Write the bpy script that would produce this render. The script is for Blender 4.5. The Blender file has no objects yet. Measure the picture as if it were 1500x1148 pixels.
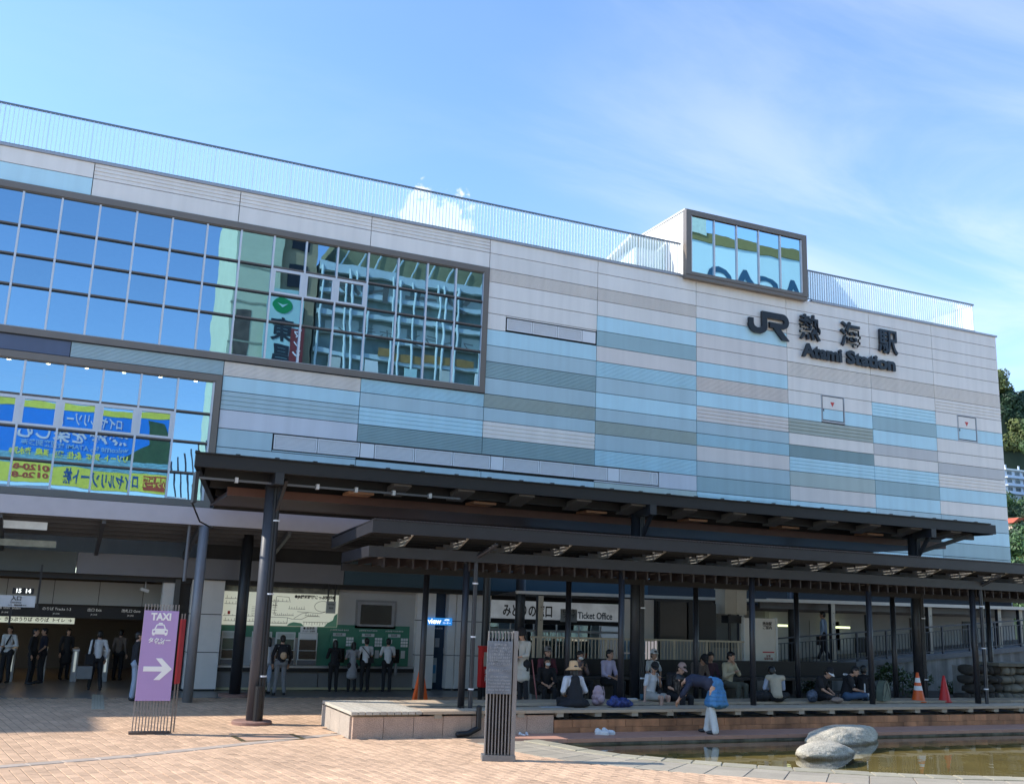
import bpy, bmesh, math, random
from mathutils import Vector, Matrix, noise
random.seed(7)
rnd = random.Random(11)
S = bpy.context.scene
COL = S.collection
PI = math.pi

# ------------------------------------------------------------------ camera
FPX = 1465.4; CAM = Vector((0.332, -32.32, 2.8))
def _rot(p, t, r):
    fw = Vector((math.sin(p)*math.cos(t), math.cos(p)*math.cos(t), math.sin(t)))
    rt = Vector((math.cos(p), -math.sin(p), 0)); up = rt.cross(fw)
    c, s = math.cos(r), math.sin(r)
    return rt*c+up*s, up*c-rt*s, fw
RT, UP, FW = _rot(.4169, .212, .0355)
cd = bpy.data.cameras.new('camera'); cam = bpy.data.objects.new('camera', cd); COL.objects.link(cam)
cd.sensor_width = 36; cd.lens = 36*FPX/1500; cd.clip_start = .1; cd.clip_end = 5000
M = Matrix((RT, UP, -FW)).transposed().to_4x4(); M.translation = CAM; cam.matrix_world = M
S.camera = cam
def ray(x, y): return RT*((x-750)/FPX) - UP*((y-574)/FPX) + FW
def onz(x, y, z=0):
    d = ray(x, y); return CAM + d*((z-CAM.z)/d.z)
def ony(x, y, Y):
    d = ray(x, y); return CAM + d*((Y-CAM.y)/d.y)

# ------------------------------------------------------------------ light
SUN = Vector((-1.15, .40, 1.0)).normalized()
sd = bpy.data.lights.new('sun', 'SUN'); sun = bpy.data.objects.new('sun', sd); COL.objects.link(sun)
sd.energy = 2.85; sd.angle = math.radians(.53); sd.color = (1, .93, .83)
sun.rotation_euler = SUN.to_track_quat('Z', 'Y').to_euler(); sun.location = (-30, 20, 60)
W = bpy.data.worlds.new('World'); S.world = W; W.use_nodes = True
nt = W.node_tree; N = nt.nodes; Lk = nt.links
for n in list(N): N.remove(n)
def nn(t, **k):
    n = N.new(t)
    for a, b in k.items(): setattr(n, a, b)
    return n
sky = nn('ShaderNodeTexSky', sky_type='NISHITA', sun_disc=False)
sky.sun_elevation = math.asin(SUN.z); sky.sun_rotation = math.atan2(SUN.x, SUN.y)
sky.air_density = 1.0; sky.dust_density = .5; sky.ozone_density = 2.0
tc = nn('ShaderNodeTexCoord')
def vmath(op, a, b=None):
    n = nn('ShaderNodeVectorMath', operation=op)
    if isinstance(a, (tuple, Vector)): n.inputs[0].default_value = a
    else: Lk.new(a, n.inputs[0])
    if b is not None:
        if isinstance(b, (tuple, Vector)): n.inputs[1].default_value = b
        else: Lk.new(b, n.inputs[1])
    return n
def fmath(op, a, b=None, clamp=False):
    n = nn('ShaderNodeMath', operation=op, use_clamp=clamp)
    for i, v in enumerate((a, b)):
        if v is None: continue
        if isinstance(v, (int, float)): n.inputs[i].default_value = v
        else: Lk.new(v, n.inputs[i])
    return n.outputs[0]
def ramp(v, a, b, c=0., d=1.):
    n = nn('ShaderNodeMapRange'); n.interpolation_type = 'SMOOTHSTEP'
    Lk.new(v, n.inputs[0]); n.inputs[1].default_value = a; n.inputs[2].default_value = b
    n.inputs[3].default_value = c; n.inputs[4].default_value = d
    return n.outputs[0]
G = tc.outputs['Generated']
# project the view direction on a cloud plane
sep = nn('ShaderNodeSeparateXYZ'); Lk.new(G, sep.inputs[0])
zz = fmath('MAXIMUM', sep.outputs[2], .05)
cx = fmath('DIVIDE', sep.outputs[0], fmath('ADD', zz, .12)); cy = fmath('DIVIDE', sep.outputs[1], fmath('ADD', zz, .12))
comb = nn('ShaderNodeCombineXYZ'); Lk.new(cx, comb.inputs[0]); Lk.new(cy, comb.inputs[1])
mp = nn('ShaderNodeMapping'); mp.inputs['Rotation'].default_value = (0, 0, .5); mp.inputs['Scale'].default_value = (.55, 1.5, 1)
Lk.new(comb.outputs[0], mp.inputs[0])
n1 = nn('ShaderNodeTexNoise'); n1.inputs['Scale'].default_value = 1.6; n1.inputs['Detail'].default_value = 9; n1.inputs['Roughness'].default_value = .58; n1.inputs['Distortion'].default_value = .8
Lk.new(mp.outputs[0], n1.inputs['Vector'])
n0 = nn('ShaderNodeTexNoise'); n0.inputs['Scale'].default_value = .55; n0.inputs['Detail'].default_value = 2
Lk.new(comb.outputs[0], n0.inputs['Vector'])
# cirrus thickens towards the east side of the sky (to the right of the station)
east = vmath('DOT_PRODUCT', G, ray(1500, 430).normalized()).outputs['Value']
cir = fmath('MULTIPLY', ramp(n1.outputs[0], .44, .80), ramp(n0.outputs[0], .35, .62))
cir = fmath('MULTIPLY', cir, ramp(east, .84, .99, .20, .75))
veil = fmath('MULTIPLY', ramp(east, .86, .995, 0, .22), ramp(n1.outputs[0], .25, .65))
cir = fmath('ADD', fmath('MULTIPLY', cir, .42), veil, clamp=True)
# one small cumulus just above the roof and a few puffs low to the east
n2 = nn('ShaderNodeTexNoise'); n2.inputs['Scale'].default_value = 38; n2.inputs['Detail'].default_value = 7; n2.inputs['Roughness'].default_value = .6
Lk.new(G, n2.inputs['Vector'])
cum = None
for (px, py, r) in ((632, 322, .030), (654, 318, .024), (612, 336, .027), (670, 334, .016), (592, 348, .024), (640, 345, .034)):
    d = vmath('DISTANCE', G, ray(px, py).normalized()).outputs['Value']
    b = ramp(fmath('ADD', fmath('DIVIDE', d, r), fmath('MULTIPLY', fmath('SUBTRACT', n2.outputs[0], .5), 3.4)), 1.05, .70)
    cum = b if cum is None else fmath('MAXIMUM', cum, b)
allc = fmath('MAXIMUM', cir, cum)
tint = nn('ShaderNodeMix', data_type='RGBA', blend_type='MULTIPLY'); tint.inputs[0].default_value = 1
Lk.new(sky.outputs[0], tint.inputs[6]); tint.inputs[7].default_value = (.84, .985, 1.12, 1)
mixc = nn('ShaderNodeMix', data_type='RGBA'); Lk.new(allc, mixc.inputs[0]); Lk.new(tint.outputs[2], mixc.inputs[6]); mixc.inputs[7].default_value = (4.0, 4.15, 4.35, 1)
bg = nn('ShaderNodeBackground'); bg.inputs[1].default_value = .135; Lk.new(mixc.outputs[2], bg.inputs[0])
wo = nn('ShaderNodeOutputWorld'); Lk.new(bg.outputs[0], wo.inputs[0])
S.view_settings.view_transform = 'Standard'; S.view_settings.look = 'None'; S.view_settings.gamma = 1
S.view_settings.exposure = 1.18; S.view_settings.use_curve_mapping = False
S.render.engine = 'CYCLES'; S.cycles.use_denoising = True
S.cycles.max_bounces = 8; S.cycles.diffuse_bounces = 4; S.cycles.transparent_max_bounces = 16; S.cycles.caustics_reflective = False; S.cycles.caustics_refractive = False

# ------------------------------------------------------------------ materials
MATS = {}
def lin(c):
    return tuple(((v/255)/12.92 if v/255 <= .04045 else ((v/255+.055)/1.055)**2.4) for v in c)
def mat(name, col, rough=.6, metal=0, var=.12, scale=3., bump=0, bscale=40., jitter=0, island=0, spec=.5, emit=0, stretch=None, speck=None, coat=0, streak=0, wear=0):
    if name in MATS: return MATS[name]
    m = bpy.data.materials.new(name); m.use_nodes = True; MATS[name] = m
    t = m.node_tree; n = t.nodes; l = t.links; b = n['Principled BSDF']
    b.inputs['Roughness'].default_value = rough; b.inputs['Metallic'].default_value = metal
    b.inputs['Specular IOR Level'].default_value = spec; b.inputs['Coat Weight'].default_value = coat
    co = n.new('ShaderNodeTexCoord'); geo = n.new('ShaderNodeNewGeometry')
    vec = geo.outputs['Position']
    if stretch:
        mpp = n.new('ShaderNodeMapping'); mpp.inputs['Scale'].default_value = stretch; l.new(vec, mpp.inputs[0]); vec = mpp.outputs[0]
    nz = n.new('ShaderNodeTexNoise'); nz.inputs['Scale'].default_value = scale; nz.inputs['Detail'].default_value = 6; nz.inputs['Roughness'].default_value = .6
    l.new(vec, nz.inputs['Vector'])
    mr = n.new('ShaderNodeMapRange'); mr.inputs[1].default_value = .25; mr.inputs[2].default_value = .75; mr.inputs[3].default_value = 1-var; mr.inputs[4].default_value = 1+var
    l.new(nz.outputs[0], mr.inputs[0]); val = mr.outputs[0]
    def mul(a, bb):
        k = n.new('ShaderNodeMath'); k.operation = 'MULTIPLY'; l.new(a, k.inputs[0]); l.new(bb, k.inputs[1]); return k.outputs[0]
    def rng(src, lo, hi, a=0., c=1.):
        k = n.new('ShaderNodeMapRange'); l.new(src, k.inputs[0]); k.inputs[1].default_value = a; k.inputs[2].default_value = c; k.inputs[3].default_value = lo; k.inputs[4].default_value = hi; return k.outputs[0]
    if jitter:
        oi = n.new('ShaderNodeObjectInfo'); val = mul(val, rng(oi.outputs['Random'], 1-jitter, 1+jitter))
    if island:
        val = mul(val, rng(geo.outputs['Random Per Island'], 1-island, 1+island))
    if streak:
        ms = n.new('ShaderNodeMapping'); ms.inputs['Scale'].default_value = (2.2, 2.2, .12); l.new(geo.outputs['Position'], ms.inputs[0])
        n3 = n.new('ShaderNodeTexNoise'); n3.inputs['Scale'].default_value = 1.3; n3.inputs['Detail'].default_value = 4; l.new(ms.outputs[0], n3.inputs['Vector'])
        val = mul(val, rng(n3.outputs[0], 1-streak, 1.0, .35, .62))
    if speck:
        vs = n.new('ShaderNodeTexNoise'); vs.inputs['Scale'].default_value = speck[0]; vs.inputs['Detail'].default_value = 3; l.new(geo.outputs['Position'], vs.inputs['Vector'])
        val = mul(val, rng(vs.outputs[0], 1-speck[1], 1+speck[1], .35, .65))
    if wear:
        w1 = n.new('ShaderNodeTexNoise'); w1.inputs['Scale'].default_value = .55; w1.inputs['Detail'].default_value = 7; w1.inputs['Roughness'].default_value = .65; w1.inputs['Distortion'].default_value = .6; l.new(geo.outputs['Position'], w1.inputs['Vector'])
        val = mul(val, rng(w1.outputs[0], 1-wear, 1+wear*.4, .34, .60))
        vo = n.new('ShaderNodeTexVoronoi'); vo.inputs['Scale'].default_value = 1.9; l.new(geo.outputs['Position'], vo.inputs['Vector'])
        val = mul(val, rng(vo.outputs['Distance'], .62, 1., .035, .06))
    sc = n.new('ShaderNodeVectorMath'); sc.operation = 'SCALE'; sc.inputs[0].default_value = col[:3]; l.new(val, sc.inputs['Scale'])
    l.new(sc.outputs[0], b.inputs['Base Color'])
    if emit:
        l.new(sc.outputs[0], b.inputs['Emission Color']); b.inputs['Emission Strength'].default_value = emit
    if bump:
        bn = n.new('ShaderNodeTexNoise'); bn.inputs['Scale'].default_value = bscale; bn.inputs['Detail'].default_value = 5; l.new(vec, bn.inputs['Vector'])
        bb = n.new('ShaderNodeBump'); bb.inputs['Strength'].default_value = bump; bb.inputs['Distance'].default_value = .02; l.new(bn.outputs[0], bb.inputs['Height']); l.new(bb.outputs[0], b.inputs['Normal'])
    return m
def glass_mat(name, refl, tcol, mixf, wave=.0, wscale=1.2, rough=0):
    m = bpy.data.materials.new(name); m.use_nodes = True; MATS[name] = m
    t = m.node_tree; n = t.nodes; l = t.links
    for x in list(n): n.remove(x)
    o = n.new('ShaderNodeOutputMaterial'); g = n.new('ShaderNodeBsdfGlossy'); g.inputs[0].default_value = (*refl, 1); g.inputs['Roughness'].default_value = rough
    tr = n.new('ShaderNodeBsdfTransparent'); tr.inputs[0].default_value = (*tcol, 1)
    mx = n.new('ShaderNodeMixShader')
    lw = n.new('ShaderNodeLayerWeight'); lw.inputs[0].default_value = .35
    mr = n.new('ShaderNodeMapRange'); mr.inputs[3].default_value = mixf; mr.inputs[4].default_value = 1.0; l.new(lw.outputs['Fresnel'], mr.inputs[0])
    l.new(mr.outputs[0], mx.inputs[0]); l.new(tr.outputs[0], mx.inputs[1]); l.new(g.outputs[0], mx.inputs[2]); l.new(mx.outputs[0], o.inputs[0])
    if wave:
        geo = n.new('ShaderNodeNewGeometry'); oi = n.new('ShaderNodeObjectInfo')
        jm = n.new('ShaderNodeMapRange'); jm.inputs[3].default_value = .93; jm.inputs[4].default_value = 1.07; l.new(oi.outputs['Random'], jm.inputs[0])
        jv = n.new('ShaderNodeVectorMath'); jv.operation = 'SCALE'; jv.inputs[0].default_value = refl; l.new(jm.outputs[0], jv.inputs['Scale']); l.new(jv.outputs[0], g.inputs[0])
        ad = n.new('ShaderNodeVectorMath'); ad.operation = 'ADD'; l.new(geo.outputs['Position'], ad.inputs[0])
        sc = n.new('ShaderNodeVectorMath'); sc.operation = 'SCALE'; sc.inputs[0].default_value = (31, 17, 23); l.new(oi.outputs['Random'], sc.inputs['Scale']); l.new(sc.outputs[0], ad.inputs[1])
        bn = n.new('ShaderNodeTexNoise'); bn.inputs['Scale'].default_value = wscale; bn.inputs['Detail'].default_value = 1.5; l.new(ad.outputs[0], bn.inputs['Vector'])
        bb = n.new('ShaderNodeBump'); bb.inputs['Strength'].default_value = 1; bb.inputs['Distance'].default_value = wave; l.new(bn.outputs[0], bb.inputs['Height']); l.new(bb.outputs[0], g.inputs['Normal'])
    return m

# ------------------------------------------------------------------ mesh helpers
class MB:
    def __init__(s): s.v = []; s.f = []
    def quad(s, a, b, c, d):
        i = len(s.v); s.v += [a, b, c, d]; s.f.append((i, i+1, i+2, i+3)); return s
    def box(s, x0, x1, y0, y1, z0, z1):
        i = len(s.v)
        s.v += [(x0,y0,z0),(x1,y0,z0),(x1,y1,z0),(x0,y1,z0),(x0,y0,z1),(x1,y0,z1),(x1,y1,z1),(x0,y1,z1)]
        s.f += [(i,i+3,i+2,i+1),(i+4,i+5,i+6,i+7),(i,i+1,i+5,i+4),(i+1,i+2,i+6,i+5),(i+2,i+3,i+7,i+6),(i+3,i,i+4,i+7)]
        return s
    def bar(s, a, b, w, h, up=(0,0,1)):
        a = Vector(a); b = Vector(b); d = (b-a).normalized(); u = Vector(up)
        sd_ = d.cross(u)
        if sd_.length < 1e-4: sd_ = d.cross(Vector((0,1,0)))
        sd_.normalize(); u = sd_.cross(d)
        i = len(s.v)
        for p in (a, b):
            for (k, m_) in ((-1,-1),(1,-1),(1,1),(-1,1)): s.v.append(tuple(p+sd_*(k*w/2)+u*(m_*h/2)))
        s.f += [(i,i+1,i+2,i+3),(i+7,i+6,i+5,i+4),(i,i+4,i+5,i+1),(i+1,i+5,i+6,i+2),(i+2,i+6,i+7,i+3),(i+3,i+7,i+4,i)]
        return s
    def tube(s, a, b, ra, rb=None, n=12, caps=True):
        rb = ra if rb is None else rb
        a = Vector(a); b = Vector(b); d = (b-a).normalized()
        u = d.cross(Vector((0,0,1)) if abs(d.z) < .9 else Vector((1,0,0))).normalized(); w = d.cross(u)
        i = len(s.v)
        for p, r in ((a, ra), (b, rb)):
            for k in range(n):
                t = 2*PI*k/n; s.v.append(tuple(p+(u*math.cos(t)+w*math.sin(t))*r))
        for k in range(n):
            k2 = (k+1) % n; s.f.append((i+k, i+k2, i+n+k2, i+n+k))
        if caps: s.f += [tuple(range(i+n-1, i-1, -1)), tuple(range(i+n, i+2*n))]
        return s
    def capsule(s, a, b, ra, rb, n=10):
        a = Vector(a); b = Vector(b); d = b-a
        d = d.normalized() if d.length > 1e-5 else Vector((0,0,1))
        u = d.cross(Vector((0,0,1)) if abs(d.z) < .9 else Vector((1,0,0))).normalized(); w = d.cross(u)
        rings = []
        for t in (-90, -55, -20): rings.append((a+d*ra*math.sin(math.radians(t)), ra*math.cos(math.radians(t))))
        for t in (20, 55, 90): rings.append((b+d*rb*math.sin(math.radians(t)), rb*math.cos(math.radians(t))))
        i = len(s.v)
        for p, r in rings:
            r = max(r, 1e-4)
            for k in range(n):
                t = 2*PI*k/n; s.v.append(tuple(p+(u*math.cos(t)+w*math.sin(t))*r))
        for j in range(len(rings)-1):
            for k in range(n):
                k2 = (k+1) % n; s.f.append((i+j*n+k, i+j*n+k2, i+(j+1)*n+k2, i+(j+1)*n+k))
        s.f += [tuple(range(i+n-1, i-1, -1)), tuple(range(i+(len(rings)-1)*n, i+len(rings)*n))]
        return s
    def ell(s, c, r, rot=None, n=12, m=8):
        i = len(s.v); c = Vector(c); rot = rot or Matrix.Identity(3)
        for j in range(m+1):
            t = PI*j/m
            for k in range(n):
                p = 2*PI*k/n
                q = Vector((r[0]*math.sin(t)*math.cos(p), r[1]*math.sin(t)*math.sin(p), r[2]*math.cos(t)))
                if j in (0, m): q = Vector((r[0]*.01*math.cos(p), r[1]*.01*math.sin(p), q.z))
                s.v.append(tuple(c+rot@q))
        for j in range(m):
            for k in range(n):
                k2 = (k+1) % n; s.f.append((i+j*n+k, i+(j+1)*n+k, i+(j+1)*n+k2, i+j*n+k2))
        s.f += [tuple(range(i, i+n)), tuple(range(i+(m+1)*n-1, i+m*n-1, -1))]
        return s
    def lathe(s, prof, c=(0,0,0), n=20, sx=1, sy=1):
        i = len(s.v)
        for (r, z) in prof:
            for k in range(n):
                t = 2*PI*k/n; s.v.append((c[0]+r*sx*math.cos(t), c[1]+r*sy*math.sin(t), c[2]+z))
        for j in range(len(prof)-1):
            for k in range(n):
                k2 = (k+1) % n; s.f.append((i+j*n+k, i+j*n+k2, i+(j+1)*n+k2, i+(j+1)*n+k))
        return s
    def prism(s, poly, axis, t0, t1):
        """poly: 2-D outline; axis: the extruded axis"""
        i = len(s.v); n = len(poly)
        for t in (t0, t1):
            for (p, q) in poly:
                s.v.append({'x': (t, p, q), 'y': (p, t, q), 'z': (p, q, t)}[axis])
        s.f += [tuple(range(i+n-1, i-1, -1)), tuple(range(i+n, i+2*n))]
        for k in range(n):
            k2 = (k+1) % n; s.f.append((i+k, i+k2, i+n+k2, i+n+k))
        return s
    def mesh(s, name, m, smooth=False):
        me = bpy.data.meshes.new(name); me.from_pydata([tuple(v) for v in s.v], [], s.f)
        bm = bmesh.new(); bm.from_mesh(me); bmesh.ops.recalc_face_normals(bm, faces=bm.faces); bm.to_mesh(me); bm.free()
        if smooth:
            for p in me.polygons: p.use_smooth = True
        if m: me.materials.append(m)
        return me
    def obj(s, name, m, parent=None, smooth=False, loc=None):
        return add(name, s.mesh(name, m, smooth), parent, loc)
def add(name, me, parent=None, loc=None):
    o = bpy.data.objects.new(name, me); COL.objects.link(o)
    if parent: o.parent = parent
    if loc is not None: o.location = loc
    return o
def tag(o, label, cat, group=None, kind=None):
    if label: o['label'] = label
    if cat: o['category'] = cat
    if group: o['group'] = group
    if kind: o['kind'] = kind
    return o
def thing(name, label, cat, loc=(0,0,0), rz=0, group=None):
    o = bpy.data.objects.new(name, None); COL.objects.link(o); o.location = loc; o.rotation_euler = (0,0,rz); o.empty_display_size = .2
    return tag(o, label, cat, group)
def struct(name, mb, m, smooth=False):
    o = mb.obj(name, m, None, smooth); o['kind'] = 'structure'; return o
def copy_tree(o, parent=None):
    c = o.copy(); COL.objects.link(c)
    if parent: c.parent = parent
    for ch in list(o.children): copy_tree(ch, c)
    return c
TMP = bpy.data.scenes.new('scratch'); TVL = TMP.view_layers[0]
def evaluate(o):
    """mesh of a scratch object, evaluated apart from the big scene"""
    TMP.collection.objects.link(o); TVL.update(); dg = TVL.depsgraph; dg.update()
    me = bpy.data.meshes.new_from_object(o.evaluated_get(dg)); TMP.collection.objects.unlink(o); bpy.data.objects.remove(o); return me
def text_mesh(body, size, extrude=.005, bold=.0, align='CENTER', width=None):
    cu = bpy.data.curves.new('lettering', 'FONT'); cu.body = body; cu.size = size; cu.extrude = extrude; cu.offset = bold
    cu.align_x = align; cu.align_y = 'CENTER'; cu.resolution_u = 3
    me = evaluate(bpy.data.objects.new('tmp', cu)); bpy.data.curves.remove(cu)
    if width and len(me.vertices):
        xs = [v.co.x for v in me.vertices]; w = max(xs)-min(xs); k = width/w
        for v in me.vertices: v.co.x *= k
    return me
def text(body, size, m, parent, loc, face='-y', extrude=.005, bold=0, align='CENTER', width=None, name='lettering', rz=0):
    me = text_mesh(body, size, extrude, bold, align, width); me.materials.clear(); me.materials.append(m)
    o = add(name, me, parent, loc)
    o.rotation_euler = (PI/2, 0, (0 if face == '-y' else PI)+rz)
    return o
def smoothen(o, seg=0, w=.01):
    pass
# ------------------------------------------------------------------ palette
dark = mat('dark_steel', (.020,.022,.027), .42, .0, .25, 2.5, bump=.05)
black = mat('black_steel', (.007,.0072,.009), .5, 0, .2, 3)
greysteel = mat('grey_steel', (.13,.135,.15), .42, .2, .12, 2)
midsteel = mat('mid_steel', (.075,.078,.088), .45, .1, .15, 2)
whitealu = mat('white_aluminium', (.66,.68,.72), .35, .1, .05, 1)
bronze = mat('bronze_frame', (.205,.17,.145), .42, .25, .08, 1)
taupe = mat('taupe_transom', (.16,.135,.12), .45, .2, .08, 1)
backing = mat('joint_backing', (.03,.032,.036), .8)
PC = {'W': (.61,.605,.605), 'T': (.56,.545,.55), 'B': (.385,.60,.72), 'M': (.335,.47,.545), 'D': (.255,.385,.44),
      'G': (.335,.42,.425), 'E': (.30,.35,.335), 'N': (.07,.095,.165), 'L': (.50,.54,.62), 'A': (.43,.44,.46)}
PC = {k: (v[0]*1.46, v[1]*1.37, v[2]*1.27) for k, v in PC.items()}
PM = {k: mat('panel_'+k, v, .48, .0, .035, .7, jitter=.035, streak=.07) for k, v in PC.items()}
concrete = mat('concrete', (.26,.26,.25), .85, 0, .25, 1.5, bump=.2, streak=.25)
darkconc = mat('stained_concrete', (.26,.265,.26), .9, 0, .35, 1.2, bump=.3, streak=.5)
whitewall = mat('white_wall', (.62,.62,.63), .7, 0, .06, 1, streak=.08)
palewall = mat('pale_panel', (.50,.50,.50), .5, 0, .05, 1)
ink = mat('ink', (.012,.012,.014), .5, 0, 0)
white = mat('white_paint', (.80,.80,.79), .45, 0, .03)
redpaint = mat('red_paint', (.62,.05,.04), .45, 0, .05)

# ------------------------------------------------------------------ ground and pond
def pip(x, y, poly):
    c = False; n = len(poly)
    for i in range(n):
        x1, y1 = poly[i]; x2, y2 = poly[(i+1) % n]
        if (y1 > y) != (y2 > y) and x < (x2-x1)*(y-y1)/(y2-y1)+x1: c = not c
    return c
# pond outline: straight along the deck ledge, curved on the plaza side
near = [(9.9,-11.95),(10.15,-12.7),(10.35,-13.5),(10.75,-14.3),(11.4,-15.05),(12.25,-15.8),(13.3,-16.6),(14.5,-17.4),(15.9,-18.1),(17.6,-18.7),(19.6,-19.2),(22,-19.5),(25,-19.6),(30,-19.4),(36,-19)]
pond = near+[(36,-11.95)]
def offset_line(pts, d):
    out = []
    for i, p in enumerate(pts):
        a = Vector(pts[max(i-1,0)]); b = Vector(pts[min(i+1,len(pts)-1)]); t = (b-a).normalized()
        out.append((p[0]+t.y*d*1.0, p[1]-t.x*d*1.0))
    return out
coping_out = offset_line(near, -.42)     # towards the plaza
if not pip(11, -12.5, [(p[0],p[1]) for p in pond]): pass
def sheet(name, outer, holes, z, m, kind='structure'):
    bm = bmesh.new(); es = []
    for lp in [outer]+holes:
        vs = [bm.verts.new((x, y, z)) for x, y in lp]
        for i in range(len(vs)): es.append(bm.edges.new((vs[i], vs[(i+1) % len(vs)])))
    bmesh.ops.triangle_fill(bm, edges=es, use_beauty=True)
    bmesh.ops.recalc_face_normals(bm, faces=bm.faces)
    if bm.faces and sum(f.normal.z*f.calc_area() for f in bm.faces) < 0: bmesh.ops.reverse_faces(bm, faces=bm.faces)
    me = bpy.data.meshes.new(name); bm.to_mesh(me); bm.free(); me.materials.append(m)
    o = add(name, me); o['kind'] = kind; return o
asphalt = mat('ground_grey', (.27,.26,.25), .9, 0, .15, .6, bump=.3, bscale=60)
joint = mat('paver_joint', (.17,.13,.10), .95, 0, .2, 8)
sheet('ground', [(-2500,-2500),(3500,-2500),(3500,3500),(-2500,3500)], [[(-30,-60),(60,-60),(60,60),(-30,60)]], -.02, asphalt)
sheet('plaza_ground', [(-30,-60),(60,-60),(60,60),(-30,60)], [pond], 0, joint)
farm = mat('plaza_far', (.50,.37,.25), .85, 0, .15, 1.5, bump=.3)
sheet('plaza_paving_far', [(-30,-60),(60,-60),(60,-20.9),(-30,-20.9)], [], .006, farm); sheet('plaza_paving_west', [(-30,-20.8),(-4.6,-20.8),(-4.6,-1.9),(-30,-1.9)], [], .006, farm); sheet('plaza_paving_east', [(36.5,-20.8),(60,-20.8),(60,8),(40.2,8),(40.2,-8),(36.5,-8)], [], .006, farm)
# pond bed, side walls and water
bedm = mat('pond_bed', (.27,.225,.115), .8, 0, .25, 1.2, bump=.4, bscale=12)
sheet('pond_floor', pond, [], -.26, bedm)
mb = MB()
for i in range(len(pond)):
    a = pond[i]; b = pond[(i+1) % len(pond)]; mb.quad((*a,-.26),(*b,-.26),(*b,0),(*a,0))
struct('pond_side', mb, darkconc)
wm = glass_mat('pond_water', (.95,.97,1.0), (.86,.82,.62), .05, 0)
_t = wm.node_tree; _n = _t.nodes; _l = _t.links
for x in list(_n):
    if x.type in ('LAYER_WEIGHT',): _n.remove(x)
geo_ = _n.new('ShaderNodeNewGeometry'); dt = _n.new('ShaderNodeVectorMath'); dt.operation = 'DOT_PRODUCT'; _l.new(geo_.outputs['Incoming'], dt.inputs[0])
def _m(op, a, b=None):
    k = _n.new('ShaderNodeMath'); k.operation = op; _l.new(a, k.inputs[0])
    if b is not None: k.inputs[1].default_value = b
    return k.outputs[0]
mr = [x for x in _n if x.type == 'MAP_RANGE'][0]; mr.inputs[3].default_value = .02      # Schlick reflectance of water
_s = _n.new('ShaderNodeMath'); _s.operation = 'SUBTRACT'; _s.inputs[0].default_value = 1; _l.new(_m('ABSOLUTE', dt.outputs['Value']), _s.inputs[1]); _l.new(_m('POWER', _s.outputs[0], 5.), mr.inputs[0])
gl = [x for x in _n if x.type == 'BSDF_GLOSSY'][0]
wn = _n.new('ShaderNodeTexNoise'); wn.inputs['Scale'].default_value = 1.6; wn.inputs['Detail'].default_value = 2
wg = _n.new('ShaderNodeNewGeometry'); _l.new(wg.outputs['Position'], wn.inputs['Vector'])
wb = _n.new('ShaderNodeBump'); wb.inputs['Distance'].default_value = .0035; _l.new(wn.outputs[0], wb.inputs['Height']); _l.new(wb.outputs[0], gl.inputs['Normal']); _l.new(wb.outputs[0], dt.inputs[1])
sheet('pond_water', pond, [], -.075, wm)

# pale stone flags between the pavers and the pond
flagm = mat('pale_flag', (.33,.29,.225), .85, 0, .12, 2, bump=.15, jitter=.10, speck=(60,.10))
flag_area = [(8.55,-11.4),(9.4,-11.4),(10.0,-11.9)]+[(x,y) for x,y in coping_out[1:8]]+[(14.2,-18.2),(13.2,-17.7),(11.6,-16.9),(10.5,-15.9),(9.7,-14.9),(9.2,-13.9),(8.8,-12.9)]
pave = thing('flagstone_band', 'pale stone flags curving round the pond edge', 'paving')
pave['kind'] = 'structure'; del pave['category']
inner = [(8.8,-12.0),(9.0,-13.0),(9.3,-13.9),(9.75,-14.75),(10.45,-15.6),(11.35,-16.5),(12.45,-17.35),(13.7,-18.1),(15.2,-18.9),(17.1,-19.5),(19.4,-20.1),(22,-20.4),(25,-20.5)]
def stone(quad, z0, z1, m, parent, name, g=.010):
    c = Vector((sum(p[0] for p in quad)/4, sum(p[1] for p in quad)/4))
    q = [(Vector(p)-c) for p in quad]; q = [(p*(1-g/max(p.length,.05))+c) for p in q]
    mb = MB(); i = 0
    b = .012; q2 = [((p-c)*(1-b/max((p-c).length,.05))+c) for p in q]
    mb.v = [(p.x,p.y,z0) for p in q]+[(p.x,p.y,z1-b*.7) for p in q]+[(p.x,p.y,z1) for p in q2]
    mb.f = [(0,1,5,4),(1,2,6,5),(2,3,7,6),(3,0,4,7),(4,5,9,8),(5,6,10,9),(6,7,11,10),(7,4,8,11),(8,9,10,11)]
    return mb.obj(name, m, parent)
def lerp2(a, b, t): return (a[0]+(b[0]-a[0])*t, a[1]+(b[1]-a[1])*t)
cop2 = coping_out[:13]
for i in range(len(inner)-1):
    for (a, b) in ((0,.5),(.5,1)):
        for (s0, s1) in ((0,.5),(.5,1)):
            P = [lerp2(lerp2(inner[i], inner[i+1], a), lerp2(cop2[i], cop2[i+1], a), s) for s in (s0, s1)]
            Q = [lerp2(lerp2(inner[i], inner[i+1], b), lerp2(cop2[i], cop2[i+1], b), s) for s in (s0, s1)]
            stone([P[0], P[1], Q[1], Q[0]], -.03, .012+rnd.uniform(0,.003), flagm, pave, 'flagstone')
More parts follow.
